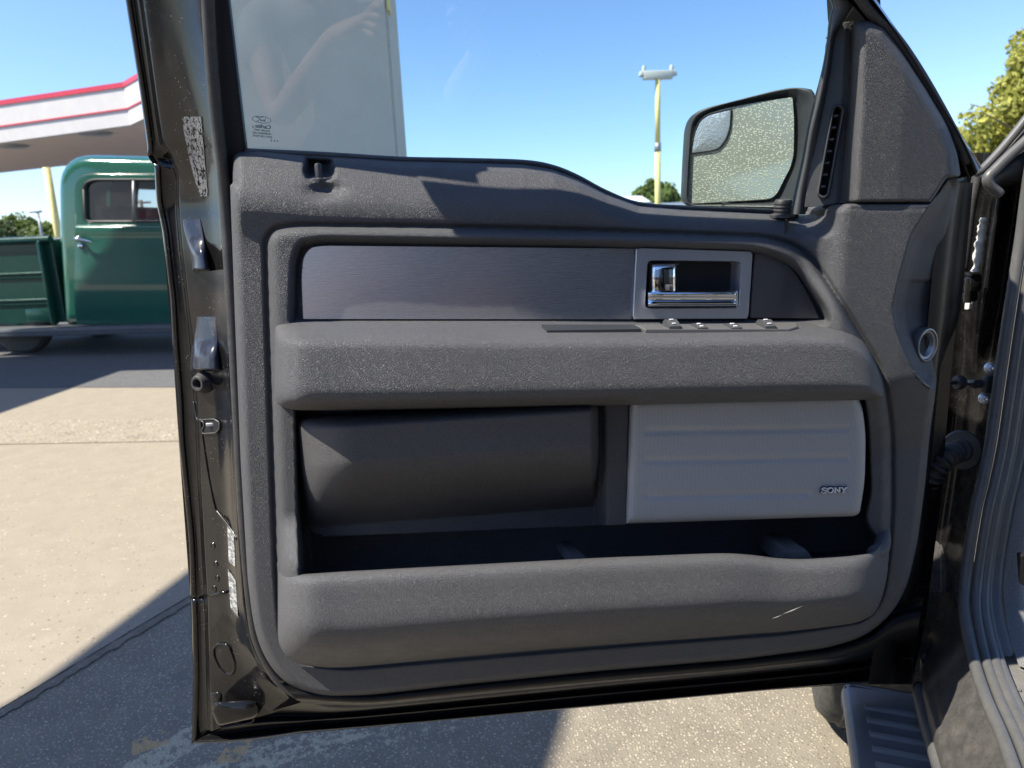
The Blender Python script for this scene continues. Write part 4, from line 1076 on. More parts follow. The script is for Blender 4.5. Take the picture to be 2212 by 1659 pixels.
# windscreen pillar base and its weather strip at the upper right
st = []
for x0_, y0_, x1_, y1_ in ((2112,372,2150,420),(2130,352,2166,405),(2160,318,2200,400),(2195,274,2250,410),(2240,220,2330,420)):
    st.append([P(x0_, y0_, 1.12), P(x0_+4, y0_+8, 1.10), P(x0_*.7+x1_*.3, y0_*.7+y1_*.3, 1.085), P(x0_*.4+x1_*.6, y0_*.4+y1_*.6, 1.07), P(x1_, y1_-6, 1.085), P(x1_, y1_, 1.12)])
pil = sheet('windscreen_pillar', st, m_soft, truck, nu=5, nv=4)
tube('pillar_strip', [P(x, y, 1.085) for x, y in ((2108,374),(2122,366),(2160,326),(2200,278),(2250,214),(2320,130))], .0065, m_seal, pil, n=10, spline=5)
tube('pillar_gasket', [P(x, y, 1.07) for x, y in ((2160,420),(2140,402),(2134,384),(2150,366),(2176,340),(2230,290),(2300,215))], .008, m_seal, pil, n=10, spline=5)
tube('drip_rail', [P(x, y, 1.15) for x, y in ((2104,356),(2112,372),(2108,398),(2096,452),(2088,520),(2078,590))], .008, m_rubber, pil, n=10, spline=5)

# the rest of the cab beside the viewer (door opening, seat, body side)
def K(t, w, z): p = np.array([.83, 1.0, 0])+AX*t+np.array([-AX[1], AX[0], 0])*w; return (p[0], p[1], z)
perp = np.array([-AX[1], AX[0], 0])
V = [];prof = [(0.0,.46),(-.02,.60),(-.03,.9),(-.02,1.22),(.05,1.36),(.20,1.80),(.32,1.88),(.9,1.92),(1.75,1.8),(1.85,.5)]
for t in (1.22,1.24,5.2,5.22): V += [K(t, w, z) for w, z in prof]
k = len(prof); F = [(i*k+j, i*k+(j+1) % k, (i+1)*k+(j+1) % k, (i+1)*k+j) for i in range(3) for j in range(k)]+[tuple(range(k)), tuple(range(4*k-1, 3*k-1, -1))]
mesh('cab_side', V, F, m_black, truck, smooth=False)
V = []
for t in (.25, 1.2): V += [K(t, w, z) for w, z in ((.10,1.84),(.3,1.92),(1.5,1.92),(1.7,1.8),(1.7,1.78),(.3,1.88),(.12,1.80))]
k = 7; mesh('roof', V, [(j, (j+1) % k, k+(j+1) % k, k+j) for j in range(k)]+[tuple(range(k)), tuple(range(2*k-1, k-1, -1))], m_black, truck, smooth=False)
rz = Matrix.Rotation(math.atan2(AX[1], AX[0]), 4, 'Z')
c = K(.98, .55, .78); seat = box('front_seat', c, (.5,.55,.26), m_cabin, truck, rot=rz, bev=.05); box('seat_backrest', K(1.15, .55, 1.15), (.14,.55,.7), m_cabin, seat, rot=rz, bev=.05)
# ------------------------------------------------------------------ ground
def flat(name, pts, z, mat, k='structure'):
    o = mesh(name, [(p[0], p[1], z) for p in pts], [tuple(range(len(pts)))], mat, smooth=False); return kind(o, k)
flat('ground', [(-900,-300),(900,-300),(900,1500),(-900,1500)], 0.0, m_asphalt)
def G(px, py): p = PZ(px, py, 0.0); return (p[0], p[1])
d25 = np.array([.43, .90])
j0, j1 = np.array(G(0,1548)), np.array(G(405,1303)); dj = (j1-j0)/np.linalg.norm(j1-j0)
ja, jb = j0-dj*5, j0+dj*30
flat('aggregate_pavement', [ja, jb, (30,30), (30,-12), (-3,-12)], .004, m_aggregate)
jw = np.array([-.014, .006])
flat('concrete_pavement', [ja+jw*2, jb+jw*2, (-2,30), (-40,30), (-40,-12), (-6,-12)], .004, m_concrete)
s1, s2 = np.array(G(0,962)), np.array(G(392,955)); s3, s4 = np.array(G(392,906)), np.array(G(0,903)); ds = (s2-s1)/np.linalg.norm(s2-s1)
flat('pebble_strip', [s1-ds*8, s2+ds*.9, s3+ds*.9, s4-ds*8], .008, m_pebble)
a, b = np.array(G(-200,1010)), np.array(G(395,985))
# asphalt lane where the old truck stands
t1, t2 = np.array(G(-300,840)), np.array(G(395,838)); dt = (t2-t1)/np.linalg.norm(t2-t1)
flat('asphalt_lane', [t1-dt*12, t2+dt*2.2, t2+dt*2.2+np.array([0,40]), t1-dt*12+np.array([0,40])], .008, m_asphalt)
# ragged filler in the joint
rj = random.Random(5); l = []; r_ = []
for i in range(240):
    p = j0-dj*1.0+dj*i*.02; nrm2 = np.array([-dj[1], dj[0]])
    l.append(p+nrm2*(.012+.006*rj.random())); r_.append(p-nrm2*(.012+.018*rj.random()**2))
V = [(p[0], p[1], .010) for p in l]+[(p[0], p[1], .009) for p in r_]; n_ = len(l)
strip_ = 0
kind(mesh('joint_filler', V, [(i, i+1, n_+i+1, n_+i) for i in range(n_-1)], ground_mat('filler', (.17,.14,.10), (.26,.22,.17), (.3,.25,.2), 90, .4), smooth=False), 'structure')
# worn road paint
def strip(name, px, z, mat): return flat(name, [G(x, y) for x, y in px], z, mat)

# ------------------------------------------------------------------ unseen slab added overhead, outlined to cast the shade on the ground
Hc = 4.4
def up(p): t = Hc/SUN[2]; return np.array([p[0]+SUN[0]*t, p[1]+SUN[1]*t])
sh = [(-15,1.5),(-4.12,1.5),(-3.62,5.7),(-3.42,7.30),(-2.78,7.18),(.12,6.9),(-1.29,1.86+.05),(-1.55,1.55),(-1.51,1.36),(.075,1.36),(.177,1.63),(.75,3.0),(2.3,3.3),(2.3,6.8),(2.3,8.7),(-15,8.7)]
base_ = [up(p) for p in sh]
cp0 = np.mean(base_, axis=0)
near = thing('shade_slab', 'unseen flat slab added overhead to shade the ground beside the open door', 'canopy', (cp0[0], cp0[1], 0))
lo = [(p[0], p[1], Hc) for p in base_]; hi = [(p[0], p[1], Hc+.10) for p in base_]
bm = bmesh.new(); f = bm.faces.new([bm.verts.new(v) for v in lo]); ex = bmesh.ops.extrude_face_region(bm, geom=[f])
for v in ex['geom']:
    if isinstance(v, bmesh.types.BMVert): v.co.z += .10
bmesh.ops.triangulate(bm, faces=[f for f in bm.faces if len(f.verts) > 4])
from_bm('shade_slab_deck', bm, m_soffit, near)
# the stucco pier seen through the window
Yp = 3.6
xl, xr = P(470, 165, Yp)[0], P(848, 165, Yp)[0]
pier = thing('stucco_pier', 'pale square pier standing behind the door window glass', 'pier', ((xl+xr)/2, Yp+.4, 0))
bm = bmesh.new(); bmesh.ops.create_cube(bm, size=1); bmesh.ops.scale(bm, vec=(xr-xl, .8, Hc), verts=bm.verts); bmesh.ops.translate(bm, vec=((xl+xr)/2, Yp+.4, Hc/2), verts=bm.verts)
bmesh.ops.bevel(bm, geom=[e for e in bm.edges if abs(e.verts[0].co.z-e.verts[1].co.z) > 1], offset=.012, segments=2, affect='EDGES')
from_bm('shaft', bm, m_column, pier)
zg = P(848, 22, Yp)[2]; box('corner_guard', (xr+.004, Yp+.04, zg+.5), (.012, .09, 1.0), m_yellow, pier, bev=.003)

# ------------------------------------------------------------------ far canopy with red stripes, upper left
Zb = 4.5
a = PZ(-330,353,Zb); b = PZ(281,270,Zb); c = PZ(365,231,Zb)
a2, c2 = PZ(-330,412,Zb), PZ(352,338,Zb)
fc = thing('filling_station_canopy', 'white canopy with red roof edge and thin red stripe behind the green truck', 'canopy', (b[0], b[1], 0))
def ztop(p, px, py): d = ray(px, py); return EYE[2]+d[2]*np.hypot(p[0], p[1])/np.hypot(d[0], d[1])
edge3 = [a, b, c]; tops = [ztop(a, -330, 270), ztop(b, 281, 179), ztop(c, 365, 130)]
def band(name, f0, f1, out, mat, deep=.3):
    V = [];F = []
    for p, zt in zip(edge3, tops):
        z0, z1 = Zb+(zt-Zb)*f0, Zb+(zt-Zb)*f1
        V += [(p[0], p[1]-out, z0), (p[0], p[1]-out, z1), (p[0], p[1]+deep, z1), (p[0], p[1]+deep, z0)]
    for i in range(2):
        for k in range(4): F.append((i*4+k, i*4+(k+1) % 4, (i+1)*4+(k+1) % 4, (i+1)*4+k))
    F += [(0,1,2,3), (11,10,9,8)]
    return mesh(name, V, F, mat, fc, smooth=False)
band('fascia', 0, .37, 0, m_white); band('fascia_upper', .402, .885, .03, m_white)
band('red_stripe', .37, .402, .05, m_red); band('red_edge', .885, 1, .08, m_red)
V = [a+np.array([0,.3,.05]), b+np.array([0,.3,.05]), c+np.array([0,.3,.05]), c2+np.array([0,0,.05]), a2+np.array([0,0,.05])]
V2 = [v+np.array([0,0,.5]) for v in V]
Vv, F = plate_geo(V2, V); mesh('soffit', Vv, F, m_soffit, fc, smooth=False)
for px, py in ((372*.98, 291), (205, 288), (25, 315)):
    q = PZ(px, py, Zb+.03); lathe('soffit_light', q, (0,0,1), [(.0,-.06),(.42,-.05),(.5,0),(.5,.05)], m_steel, fc, n=24)
pa_ = PZ(131,515,1.25+.12); 
pd = 24.0
pt0, pt1 = P(102,362,pd), P(127,512,pd)
tube('canopy_post', [(pt1[0]+.0, pd, 0), (pt1[0], pd, pt0[2])], .11, m_yellow, fc, n=14)

# ------------------------------------------------------------------ poles
def light_pole(name, px, ytop, ybase_px, Y, label, w=.60, yel=True):
    top = P(px, ytop, Y); x = top[0]; H = top[2]
    t = thing(name, label, 'light pole', (x, Y, 0), 'tall parking lot light poles')
    tube('pole', [(x, Y, 0), (x, Y, H*.62)], .12, m_yellow, t, n=16)
    tube('pole_joint', [(x, Y, H*.62-.25), (x, Y, H*.62+.1)], .135, m_steel, t, n=16)
    tube('pole_top', [(x, Y, H*.62), (x, Y, H)], .105, m_yellow, t, n=16)
    box('crossbar', (x, Y, H+.10), (2*w, .28, .32), m_polewhite, t, bev=.03)
    for s_ in (-1, 1):
        g = [rbox_geo((x+s_*w*1.0, Y, H+.16), (.30, .25, .2), bev=.04), lathe_geo((x+s_*w*.95, Y, H+.3), (0,0,1), [(.0,-.05),(.07,-.05),(.09,.06),(.05,.17),(.0,.18)], 14), rbox_geo((x+s_*w*1.15, Y-.02, H+.10), (.2, .2, .08), bev=.03)]
        geo('floodlight', g, m_polewhite, t)
    return t
Yq = 30.0
light_pole('light_pole', 1421, 168, 450, Yq, 'yellow pole with white floodlight crossbar seen through the door window')
light_pole('light_pole', 2258, 76, 450, 26.0, 'pole standing above the yellow-green tree at right edge, only its lamp showing')
x = P(89, 500, 55); t = thing('lamp_post', 'thin dark lamp post above trees behind the green truck bed', 'lamp post', (x[0], 55, 0))
tp = P(86, 457, 55); tube('pole', [(x[0], 55, 0), (x[0], 55, tp[2])], .08, m_steel, t, n=10); box('lamp_head', (tp[0]-.3, 55, tp[2]), (.8, .3, .15), m_steel, t, bev=.03)
x = P(311, 480, 60); tp = P(308, 432, 60)
t = thing('utility_pole', 'wooden utility pole with crossarms seen through the green cab window', 'utility pole', (x[0], 60, 0))
tube('pole', [(x[0], 60, 0), (x[0], 60, tp[2])], .13, m_wood, t, n=10)
for dz, w in ((-.2,1.5),(-1.0,1.1)): box('crossarm', (x[0], 60, tp[2]+dz), (w, .12, .14), m_wood, t)

# ------------------------------------------------------------------ trees
def tree(name, label, x, y, H, Rad, n, mat, seed, shape='round', z0=.25, leaf=.12, group=None):
    r = np.random.default_rng(seed)
    t = thing(name, label, 'tree', (x, y, 0), group)
    gs = [tube_geo([(x, y, 0), (x+.05*H*.1, y, H*.3), (x-.02*H, y, H*.62), (x, y, H*.85)], [H*.032, H*.024, H*.014, H*.004], n=10, spline=4)]
    for i in range(9):
        a = i*2.4; h = H*(z0+.06*i*.9); q = np.array([math.cos(a), math.sin(a), .45])*Rad*.75
        gs.append(tube_geo([(x, y, h), np.array([x, y, h])+q*.5+np.array([0,0,.1]), np.array([x, y, h])+q], [H*.010, H*.006, H*.002], n=6, spline=3))
    geo('trunk', gs, m_bark, t)
    # clumps on the crown's surface, leaves round the clumps
    nc = 120; cl = []
    for i in range(nc):
        u = r.random()
        if shape == 'cone':
            h = u**.9; rad = Rad*(1-h)**.75*(.82+.3*r.random())*min(1, .35+h*6); z = H*(z0*.5+(1-z0*.5)*h)
            a = r.random()*6.283; rr = rad*math.sqrt(.25+.75*r.random()); cl.append((x+rr*math.cos(a), y+rr*math.sin(a), z, Rad*(.14+.14*r.random())*(1-.55*h)))
        else:
            v = r.normal(size=3); v /= np.linalg.norm(v); k = (.55+.45*r.random())
            cl.append((x+v[0]*Rad*k, y+v[1]*Rad*k, H*z0+(H*(1-z0))*.5+v[2]*k*H*(1-z0)*.46, Rad*(.16+.18*r.random())))
    cl = np.array(cl); idx = r.integers(0, nc, n)
    d = r.normal(size=(n, 3)); d /= np.linalg.norm(d, axis=1)[:, None]
    c = cl[idx, :3]+d*cl[idx, 3:4]*(r.random((n, 1))**.4)
    nrm = d+r.normal(size=(n, 3))*.6; nrm /= np.linalg.norm(nrm, axis=1)[:, None]
    t1 = np.cross(nrm, r.normal(size=(n, 3))); t1 /= np.linalg.norm(t1, axis=1)[:, None]; t2 = np.cross(nrm, t1)
    s = leaf*(.6+.8*r.random((n, 1)))
    V = np.stack([c-t1*s, c-t2*s*.5, c+t1*s, c+t2*s*.5], 1).reshape(-1, 3)
    me = bpy.data.meshes.new('crown'); me.vertices.add(4*n); me.vertices.foreach_set('co', V.ravel())
    me.loops.add(4*n); me.loops.foreach_set('vertex_index', np.arange(4*n)); me.polygons.add(n); me.polygons.foreach_set('loop_start', np.arange(n)*4); me.polygons.foreach_set('loop_total', np.full(n, 4))
    me.update(); me.validate(); me.materials.append(mat); put(bpy.data.objects.new('crown', me), t); return t
Yt = 20.0; q = P(2300, 440, Yt)
tree('tall_tree', 'tall yellow-green tree right of the door, beyond the windscreen pillar', q[0], Yt, 7.1, 4.4, 70000, m_leaf_y, 11, 'cone', .1, .105)
q = P(1415, 440, 62); tree('bushy_tree', 'small green tree behind the yellow pole, over the pale roof', q[0]-.1, 62, 4.6, 2.0, 4500, m_leaf_g, 12, 'round', .15, .3)
q = P(1468, 450, 70); tree('bushy_tree', 'low green tree beside the mirror, right of the yellow pole', q[0], 70, 3.2, 1.6, 2500, m_leaf_g, 13, 'round', .1, .3)
gt = 'trees along the skyline behind the green truck'
for i, (px, py, Y, Rd, lab, mt) in enumerate(((10,494,70,2.6,'dark green tree at the left edge above the truck bed',m_leaf_d), (42,479,72,2.9,'rounded green tree, tallest of the row above the truck bed',m_leaf_g),
        (78,493,74,2.4,'lighter low tree between lamp post and rounded tree',m_leaf_y), (112,488,70,2.2,'green tree touching the yellow canopy post',m_leaf_g), (-40,485,75,3.2,'dark tree beyond the left edge of the truck bed',m_leaf_d))):
    q = P(px, py, Y); tree('bushy_tree', lab, q[0], Y, q[2]+.3, Rd, 5000, mt, 20+i, 'round', .12, .28, gt)

# ------------------------------------------------------------------ low buildings
q0, q1 = P(1325, 446, 58), P(1400, 446, 58); zt = P(1360, 424, 58)[2]
wh = thing('warehouse', 'low white shed with pale roof behind the yellow pole', 'shed', ((q0[0]+q1[0])/2, 60, 0))
box('wall', ((q0[0]+q1[0])/2-2, 61, zt*.42), (q1[0]-q0[0]+4, 6, zt*.84), m_pinkwall, wh)
xm = (q0[0]+q1[0])/2-2; w = (q1[0]-q0[0])/2+2.2
V = [(xm-w,57.8,zt*.84),(xm+w,57.8,zt*.84),(xm+w,64.2,zt*.84),(xm-w,64.2,zt*.84),(xm-w,61,zt*.96),(xm+w,61,zt*1.05)]
mesh('roof', V, [(0,1,5,4),(2,3,4,5),(0,4,3),(1,2,5),(3,2,1,0)], m_roofmetal, wh, smooth=False)
q0, q1 = P(1400, 446, 58), P(1485, 450, 58); zt2 = P(1440, 438, 58)[2]
wh = thing('warehouse', 'long low pale shed roof right of the yellow pole', 'shed', ((q0[0]+q1[0])/2, 60, 0))
box('wall', ((q0[0]+q1[0])/2+1.5, 61, zt2*.45), (q1[0]-q0[0]+3, 6, zt2*.9), m_pinkwall, wh)
box('roof', ((q0[0]+q1[0])/2+1.5, 61, zt2*.95), (q1[0]-q0[0]+3.4, 6.4, zt2*.1), m_roofmetal, wh)
# unseen wall added behind the viewer for the mirror and paint to reflect
sb = thing('reflection_wall', 'pale wall with a red stripe, added out of view for the door mirror to reflect', 'building', (-19, -13, 0))
box('wall', (-20.5,-18,3.5), (3,24,7.0), m_stucco, sb)
V_ = [(-18.97,-30,2.9),(-18.97,-6,2.1),(-18.97,-6,2.45),(-18.97,-30,3.25)]
V, F = plate_geo(V_, np.array(V_)-np.array([.06,0,0])); mesh('red_stripe', V, F, m_red, sb, smooth=False)
for i in range(4):
    f = box('reflection_wall_window', (-18.95,-27+i*5.4,1.15), (.1,2.6,1.5), m_void, sb)
    geo('frame', [rbox_geo((-18.88,-27+i*5.4+dy,1.15), (.1,.12,1.6)) for dy in (-1.3,0,1.3)]+[rbox_geo((-18.88,-27+i*5.4,dz), (.1,2.72,.12)) for dz in (.4,1.9)], m_white, f, smooth=False)

# ------------------------------------------------------------------ the old green pickup
g0 = PZ(22, 768, 0.0); TA = math.radians(-12.4)
TF = np.array([math.cos(TA), math.sin(TA), 0]); TN = np.array([-math.sin(TA), math.cos(TA), 0])    # forward, away from us
def S2(px, py, inn=0.0):
    """pixel -> (length, height) on the near side of the truck"""
    dd = ray(px, py); k = np.dot(g0+TN*inn-EYE, TN)/np.dot(dd, TN); p = EYE+dd*k-g0
    return np.array([np.dot(p, TF), p[2]])
def W3(l, w, h): return g0+TF*l+TN*w+np.array([0, 0, h])
gp_ = thing('vintage_pickup', 'old green pickup truck with rounded cab parked in front of the far canopy', 'pickup truck', tuple(g0+TN*.8))
WID = 1.72
def side_poly(px): return np.array([S2(x, y) for x, y in px])
def loft(poly, w0, w1, r, n=5, inset=1.0):
    """solid with a side-view outline, rounded towards both sides"""
    c = poly.mean(0); rings = []
    for i in range(n+1):
        a = i/n*math.pi/2; rings.append((w0+r*(1-math.sin(a)), r*inset*(1-math.cos(a))))
    rings = rings[::-1]
    seq = [(w, ins) for w, ins in rings]; seq += [(w0+w1-w, ins) for w, ins in rings[::-1]]
    seq = sorted(seq)
    t = np.roll(poly, -1, 0)-np.roll(poly, 1, 0); t /= np.linalg.norm(t, axis=1)[:, None]+1e-9; nn = np.stack([-t[:, 1], t[:, 0]], 1)
    area = np.sum(poly[:, 0]*np.roll(poly[:, 1], -1)-np.roll(poly[:, 0], -1)*poly[:, 1])
    if area < 0: nn = -nn
    V = []; k = len(poly)
    wm = (w0+w1)/2
    for w, ins in seq:
        lim = r*(1-math.sqrt(max(0, 1-(max(0, 1-min(w-w0, w1-w)/r))**2))) if min(w-w0, w1-w) < r else 0
        hs = np.abs(poly-c).max(0); V += [W3(q[0], w, q[1]) for q in (c+(poly-c)*(1-lim/hs))]
    m = len(seq); F = []
    for i in range(m-1):
        for j in range(k):
            j2 = (j+1) % k; F.append((i*k+j, (i+1)*k+j, (i+1)*k+j2, i*k+j2))
    F.append(tuple(range(k))); F.append(tuple((m-1)*k+j for j in range(k-1, -1, -1)))
    return V, F
def tmp(V, F):
    me = bpy.data.meshes.new('tmp'); me.from_pydata([tuple(v) for v in V], [], F)
    bm = bmesh.new(); bm.from_mesh(me); bmesh.ops.recalc_face_normals(bm, faces=bm.faces); bm.to_mesh(me); bm.free()
    o = bpy.data.objects.new('tmp', me); COL.objects.link(o); return o
def cut(V, F, cutters, name, mat, parent, angle=40, lined=False):
    o = tmp(V, F); o.data.materials.append(mat); cs = []
    for cv, cf in cutters:
        c = tmp(cv, cf); c.data.materials.append(m_cabin if not cs and lined else mat); cs.append(c); md = o.modifiers.new('cut', 'BOOLEAN'); md.object = c; md.operation = 'DIFFERENCE'; md.solver = 'EXACT'; md.material_mode = 'TRANSFER'
    dg = bpy.context.evaluated_depsgraph_get(); dg.update()
    me = bpy.data.meshes.new_from_object(o.evaluated_get(dg)); 
    for c in [o]+cs: m_ = c.data; bpy.data.objects.remove(c); bpy.data.meshes.remove(m_)
    me.name = name; me.shade_smooth(); me.set_sharp_from_angle(angle=math.radians(angle))
    return put(bpy.data.objects.new(name, me), parent)
cab = rpoly(list(map(tuple, [(117,497,8),(115,331,72),(420,338,60),(490,420,40),(520,492,14),(560,500,10),(560,704,6),(132,704,6)])), 14, 8)
cabp = side_poly(cab)
V, F = loft(cabp, .0, WID, .15, 8)
inner_c = cabp.mean(0)+(cabp-cabp.mean(0))*np.array([.92,.90])
cv, cf = loft(inner_c, .10, WID-.10, .10, 3)
win = rpoly([(181,398,22),(200,388,22),(370,388,22),(400,420,20),(405,479,8),(184,479,12)], 14, 7); winp = side_poly(win)
def prism(poly, w0, w1):
    V = [W3(p[0], w, p[1]) for w in (w0, w1) for p in poly]; k = len(poly)
    return V, [tuple(range(k)), tuple(range(2*k-1, k-1, -1))]+[(i, i+k, (i+1) % k+k, (i+1) % k) for i in range(k)]
def prism_l(poly, l0, l1):
    V = [W3(l, p[0], p[1]) for l in (l0, l1) for p in poly]; k = len(poly)
    return V, [tuple(range(k)), tuple(range(2*k-1, k-1, -1))]+[(i, i+k, (i+1) % k+k, (i+1) % k) for i in range(k)]
z_lo, z_hi = S2(240,480)[1], S2(240,392)[1]
def BW(px, py, l):
    """pixel -> (across, height) on the cab's back wall"""
    dd = ray(px, py); k = np.dot(g0+TF*l-EYE, TF)/np.dot(dd, TF); p = EYE+dd*k-g0; return np.array([np.dot(p, TN), p[2]])
rl = cabp[:, 0].min()+.06; r0, r1 = BW(206,476,rl), BW(184,396,rl)
rear = rpoly([(r0[0],r0[1],.06),(r1[0],r0[1],.06),(r1[0],r1[1],.06),(r0[0],r1[1],.06)], .06, 4)
wsh = rpoly([(.16,z_lo+.04,.1),(WID-.16,z_lo+.04,.1),(WID-.16,z_hi,.1),(.16,z_hi,.1)], .1, 4)
farw = np.array([S2(x, y, WID) for x, y in rpoly([(302,478,6),(302,425,14),(314,411,14),(450,408,14),(450,478,6)], 10, 5)])
lmin, lmax = cabp[:, 0].min(), cabp[:, 0].max()
cabo = cut(V, F, [(cv, cf), prism(winp, -.3, .5), prism(farw, WID-.4, WID+.4), prism_l(rear, lmin-.3, lmin+.4), prism_l(wsh, S2(395,430)[0], lmax+.5)], 'cab', m_green, gp_, lined=True)
# door: a skin standing a few millimetres proud, with its own gap
dpx = rpoly([(164,455,6),(164,400,20),(172,384,18),(196,375,16),(395,376,20),(425,410,20),(432,480,4),(440,700,6),(185,700,6),(166,520,10)], 10, 6); dpp = side_poly(dpx)
Vd, Fd = prism(dpp, -.012, .05)
win2 = side_poly(rpoly([(179,398,16),(199,387,16),(372,387,16),(402,419,20),(407,481,8),(182,481,12)], 14, 7))
tdoor = cut(Vd, Fd, [prism(win2, -.2, .3)], 'cab_door', m_green, gp_)
bv = tdoor.modifiers.new('soft edges', 'BEVEL'); bv.width = .008; bv.segments = 2; bv.limit_method = 'ANGLE'; bv.angle_limit = math.radians(50)
gap = side_poly(dpx); tube('door_gap', [W3(p[0], -.001, p[1]) for p in gap]+[W3(gap[0][0], -.001, gap[0][1])], .009, m_void, gp_, n=6)
# swage line and the belt bulge
def T3(px, py, w): p = S2(px, py); return W3(p[0], w, p[1])
st = []
for x in (168,200,260,330,400,438):
    st.append([T3(x,486,-.010), T3(x,489,-.030), T3(x,493,-.042), T3(x,500,-.046), T3(x,520,-.040), T3(x,560,-.046), T3(x,610,-.056), T3(x,655,-.050), T3(x,698,-.018), T3(x,700,-.008)])
sheet('door_skin', st, m_green, tdoor, nu=4, nv=5)
# window glass, frame rubber, handle
wr = [W3(p[0], .0, p[1]) for p in winp]; tube('window_rubber', wr+[wr[0]], .016, m_rubber, tdoor, n=8)
mesh('window_glass', [W3(p[0], .03, p[1]) for p in winp], [tuple(range(len(winp)))], m_truckglass, tdoor, smooth=False)
tube('quarter_bar', [T3(289,391,-.004), T3(289,478,-.004)], .014, m_steel, tdoor, n=8)
hd = [tube_geo([T3(181,516,-.05), T3(178,514,-.10), T3(188,517,-.115), T3(204,520,-.105), T3(211,523,-.09)], [.016,.022,.020,.014,.010], n=10, spline=4), lathe_geo(T3(178,516,-.055), -TN, [(.03,0),(.034,.01),(.02,.025),(.0,.03)], 16)]
geo('door_handle', hd, m_nickel, tdoor)
lathe('door_lock', T3(181,531,-.05), -TN, [(.028,0),(.03,.012),(.018,.02),(.0,.02)], m_nickel, tdoor, n=16)
# seat and cab inside
sp0 = S2(200,560); box('seat_back', W3(sp0[0]+.05, WID/2, S2(200,505)[1]-.0), (.16, WID-.35, .62), m_cabin, gp_, rot=Matrix.Rotation(TA, 4, 'Z'), bev=.04)
# bed
br = S2(0,516)[1]; bb = S2(60,700)[1]; lf = S2(113,600)[0]; lr = lf-2.35
rotT = Matrix.Rotation(TA, 4, 'Z')
def tb(l0, l1, w0, w1, h0, h1, bev=.0): return rbox_geo(W3((l0+l1)/2, (w0+w1)/2, (h0+h1)/2), (abs(l1-l0), abs(w1-w0), abs(h1-h0)), rot=rotT, bev=bev)
bed = geo('bed', [tb(lr, lf, .09, .13, bb, br-.05), tb(lr, lf, WID-.13, WID-.09, bb, br-.05), tb(lf-.04, lf, .13, WID-.13, bb, br-.06), tb(lr, lf, .13, WID-.13, bb+.02, bb+.07)], m_greenshade, gp_, smooth=False)
geo('bed_rail', [tube_geo([W3(lr, .08, br-.03), W3(lf, .08, br-.03)], .045, n=12), tube_geo([W3(lr, WID-.08, br-.03), W3(lf, WID-.08, br-.03)], .045, n=12)], m_greenshade, bed)
for px in ((90,101),):
    a, b = S2(px[0],600)[0], S2(px[1],600)[0]
    geo('stake_post', [tb(a, b-.02, .0, .10, bb-.02, br-.04, .02)], m_greenshade, bed)
geo('tailgate', [tb(lr-.05, lr, .1, WID-.1, bb, br-.05, .01)], m_greenshade, bed)
for y in (592,650):
    h = S2(60,y)[1]; geo('side_rib', [tube_geo([W3(lr, .085, h), W3(S2(84,600)[0], .085, h)], .020, n=12), tube_geo([W3(lr, .085, h-.045), W3(S2(84,600)[0], .085, h-.045)], .012, n=8)], m_greenshade, bed)
geo('toolbox_plate', [tb(S2(54,690)[0], S2(108,690)[0], .02, .09, S2(60,698)[1], S2(60,668)[1], .015)], m_greenshade, bed)
geo('gap_shade', [tb(lf+.0, lf+.10, .25, WID-.25, bb, br-.1)], m_void, bed, smooth=False)  # black block standing in for the shade between cab and bed
# running board, chassis, wheels, fenders, nose
rb0, rb1 = S2(60,706)[1], S2(60,724)[1]
geo('running_board', [tb(S2(-40,700)[0], S2(470,700)[0], -.16, .18, rb1, rb0, .02), tb(S2(-40,700)[0], S2(470,700)[0], -.165, -.10, rb0-.055, rb0-.01, .01)], simple('board_grey', (.11,.115,.125), .35, .1), gp_)
geo('chassis', [tb(lr, S2(640,700)[0], .30, .42, .42, .58), tb(lr, S2(640,700)[0], WID-.42, WID-.30, .42, .58), tb(lf-1.4, lf+.2, .5, WID-.5, .34, .5)], m_void, gp_, smooth=False)
Rw = .40
def wheelat(l, w, name='wheel'):
    c = W3(l, w, Rw); o = lathe(name, c, TN, [(.18,.09),(.30,.10),(.37,.085),(.40,.05),(.40,-.05),(.37,-.085),(.30,-.10),(.18,-.09)], m_tyre, gp_, n=48)
    lathe('hubcap', c, -TN if w < 1 else TN, [(.23,-.06),(.21,.05),(.13,.05),(.10,.09),(.05,.105),(.0,.108)], m_greenshade, o, n=30); return o
lw = S2(18,700)[0]; lfw = lw+3.05
for l in (lw, lfw):
    for w in ((.20, WID-.20) if l < lw+1 else (.02, WID-.02)): wheelat(l, w)
for l, rr in ((lfw,.54),):
    for w0, w1 in ((-.16,.14),(WID-.14,WID+.16)):
        st = []
        for k in range(13):
            a = math.pi*k/12; e = []
            for f in (0,.12,.3,.5,.7,.88,1.0):
                ww = w0+(w1-w0)*f; bu_ = .10*math.sqrt(max(0, 1-(2*f-1)**2))
                e.append(W3(l+math.cos(a)*(rr+bu_-.08), ww, Rw+math.sin(a)*(rr+bu_-.08)))
            st.append(e)
        sheet('fender', st, m_green, gp_, nu=3, nv=3)
hoodp = side_poly(rpoly([(520,492,10),(640,505,30),(700,520,40),(712,600,20),(712,690,10),(520,704,4)], 12, 6))
V, F = loft(hoodp, .22, WID-.22, .22, 5); o = mesh('hood', V, F, m_green, gp_); o.data.set_sharp_from_angle(angle=math.radians(45))
geo('bumper', [tb(hoodp[:,0].max()+.12, hoodp[:,0].max()+.2, -.05, WID+.05, .42, .58, .03)], m_nickel, gp_)

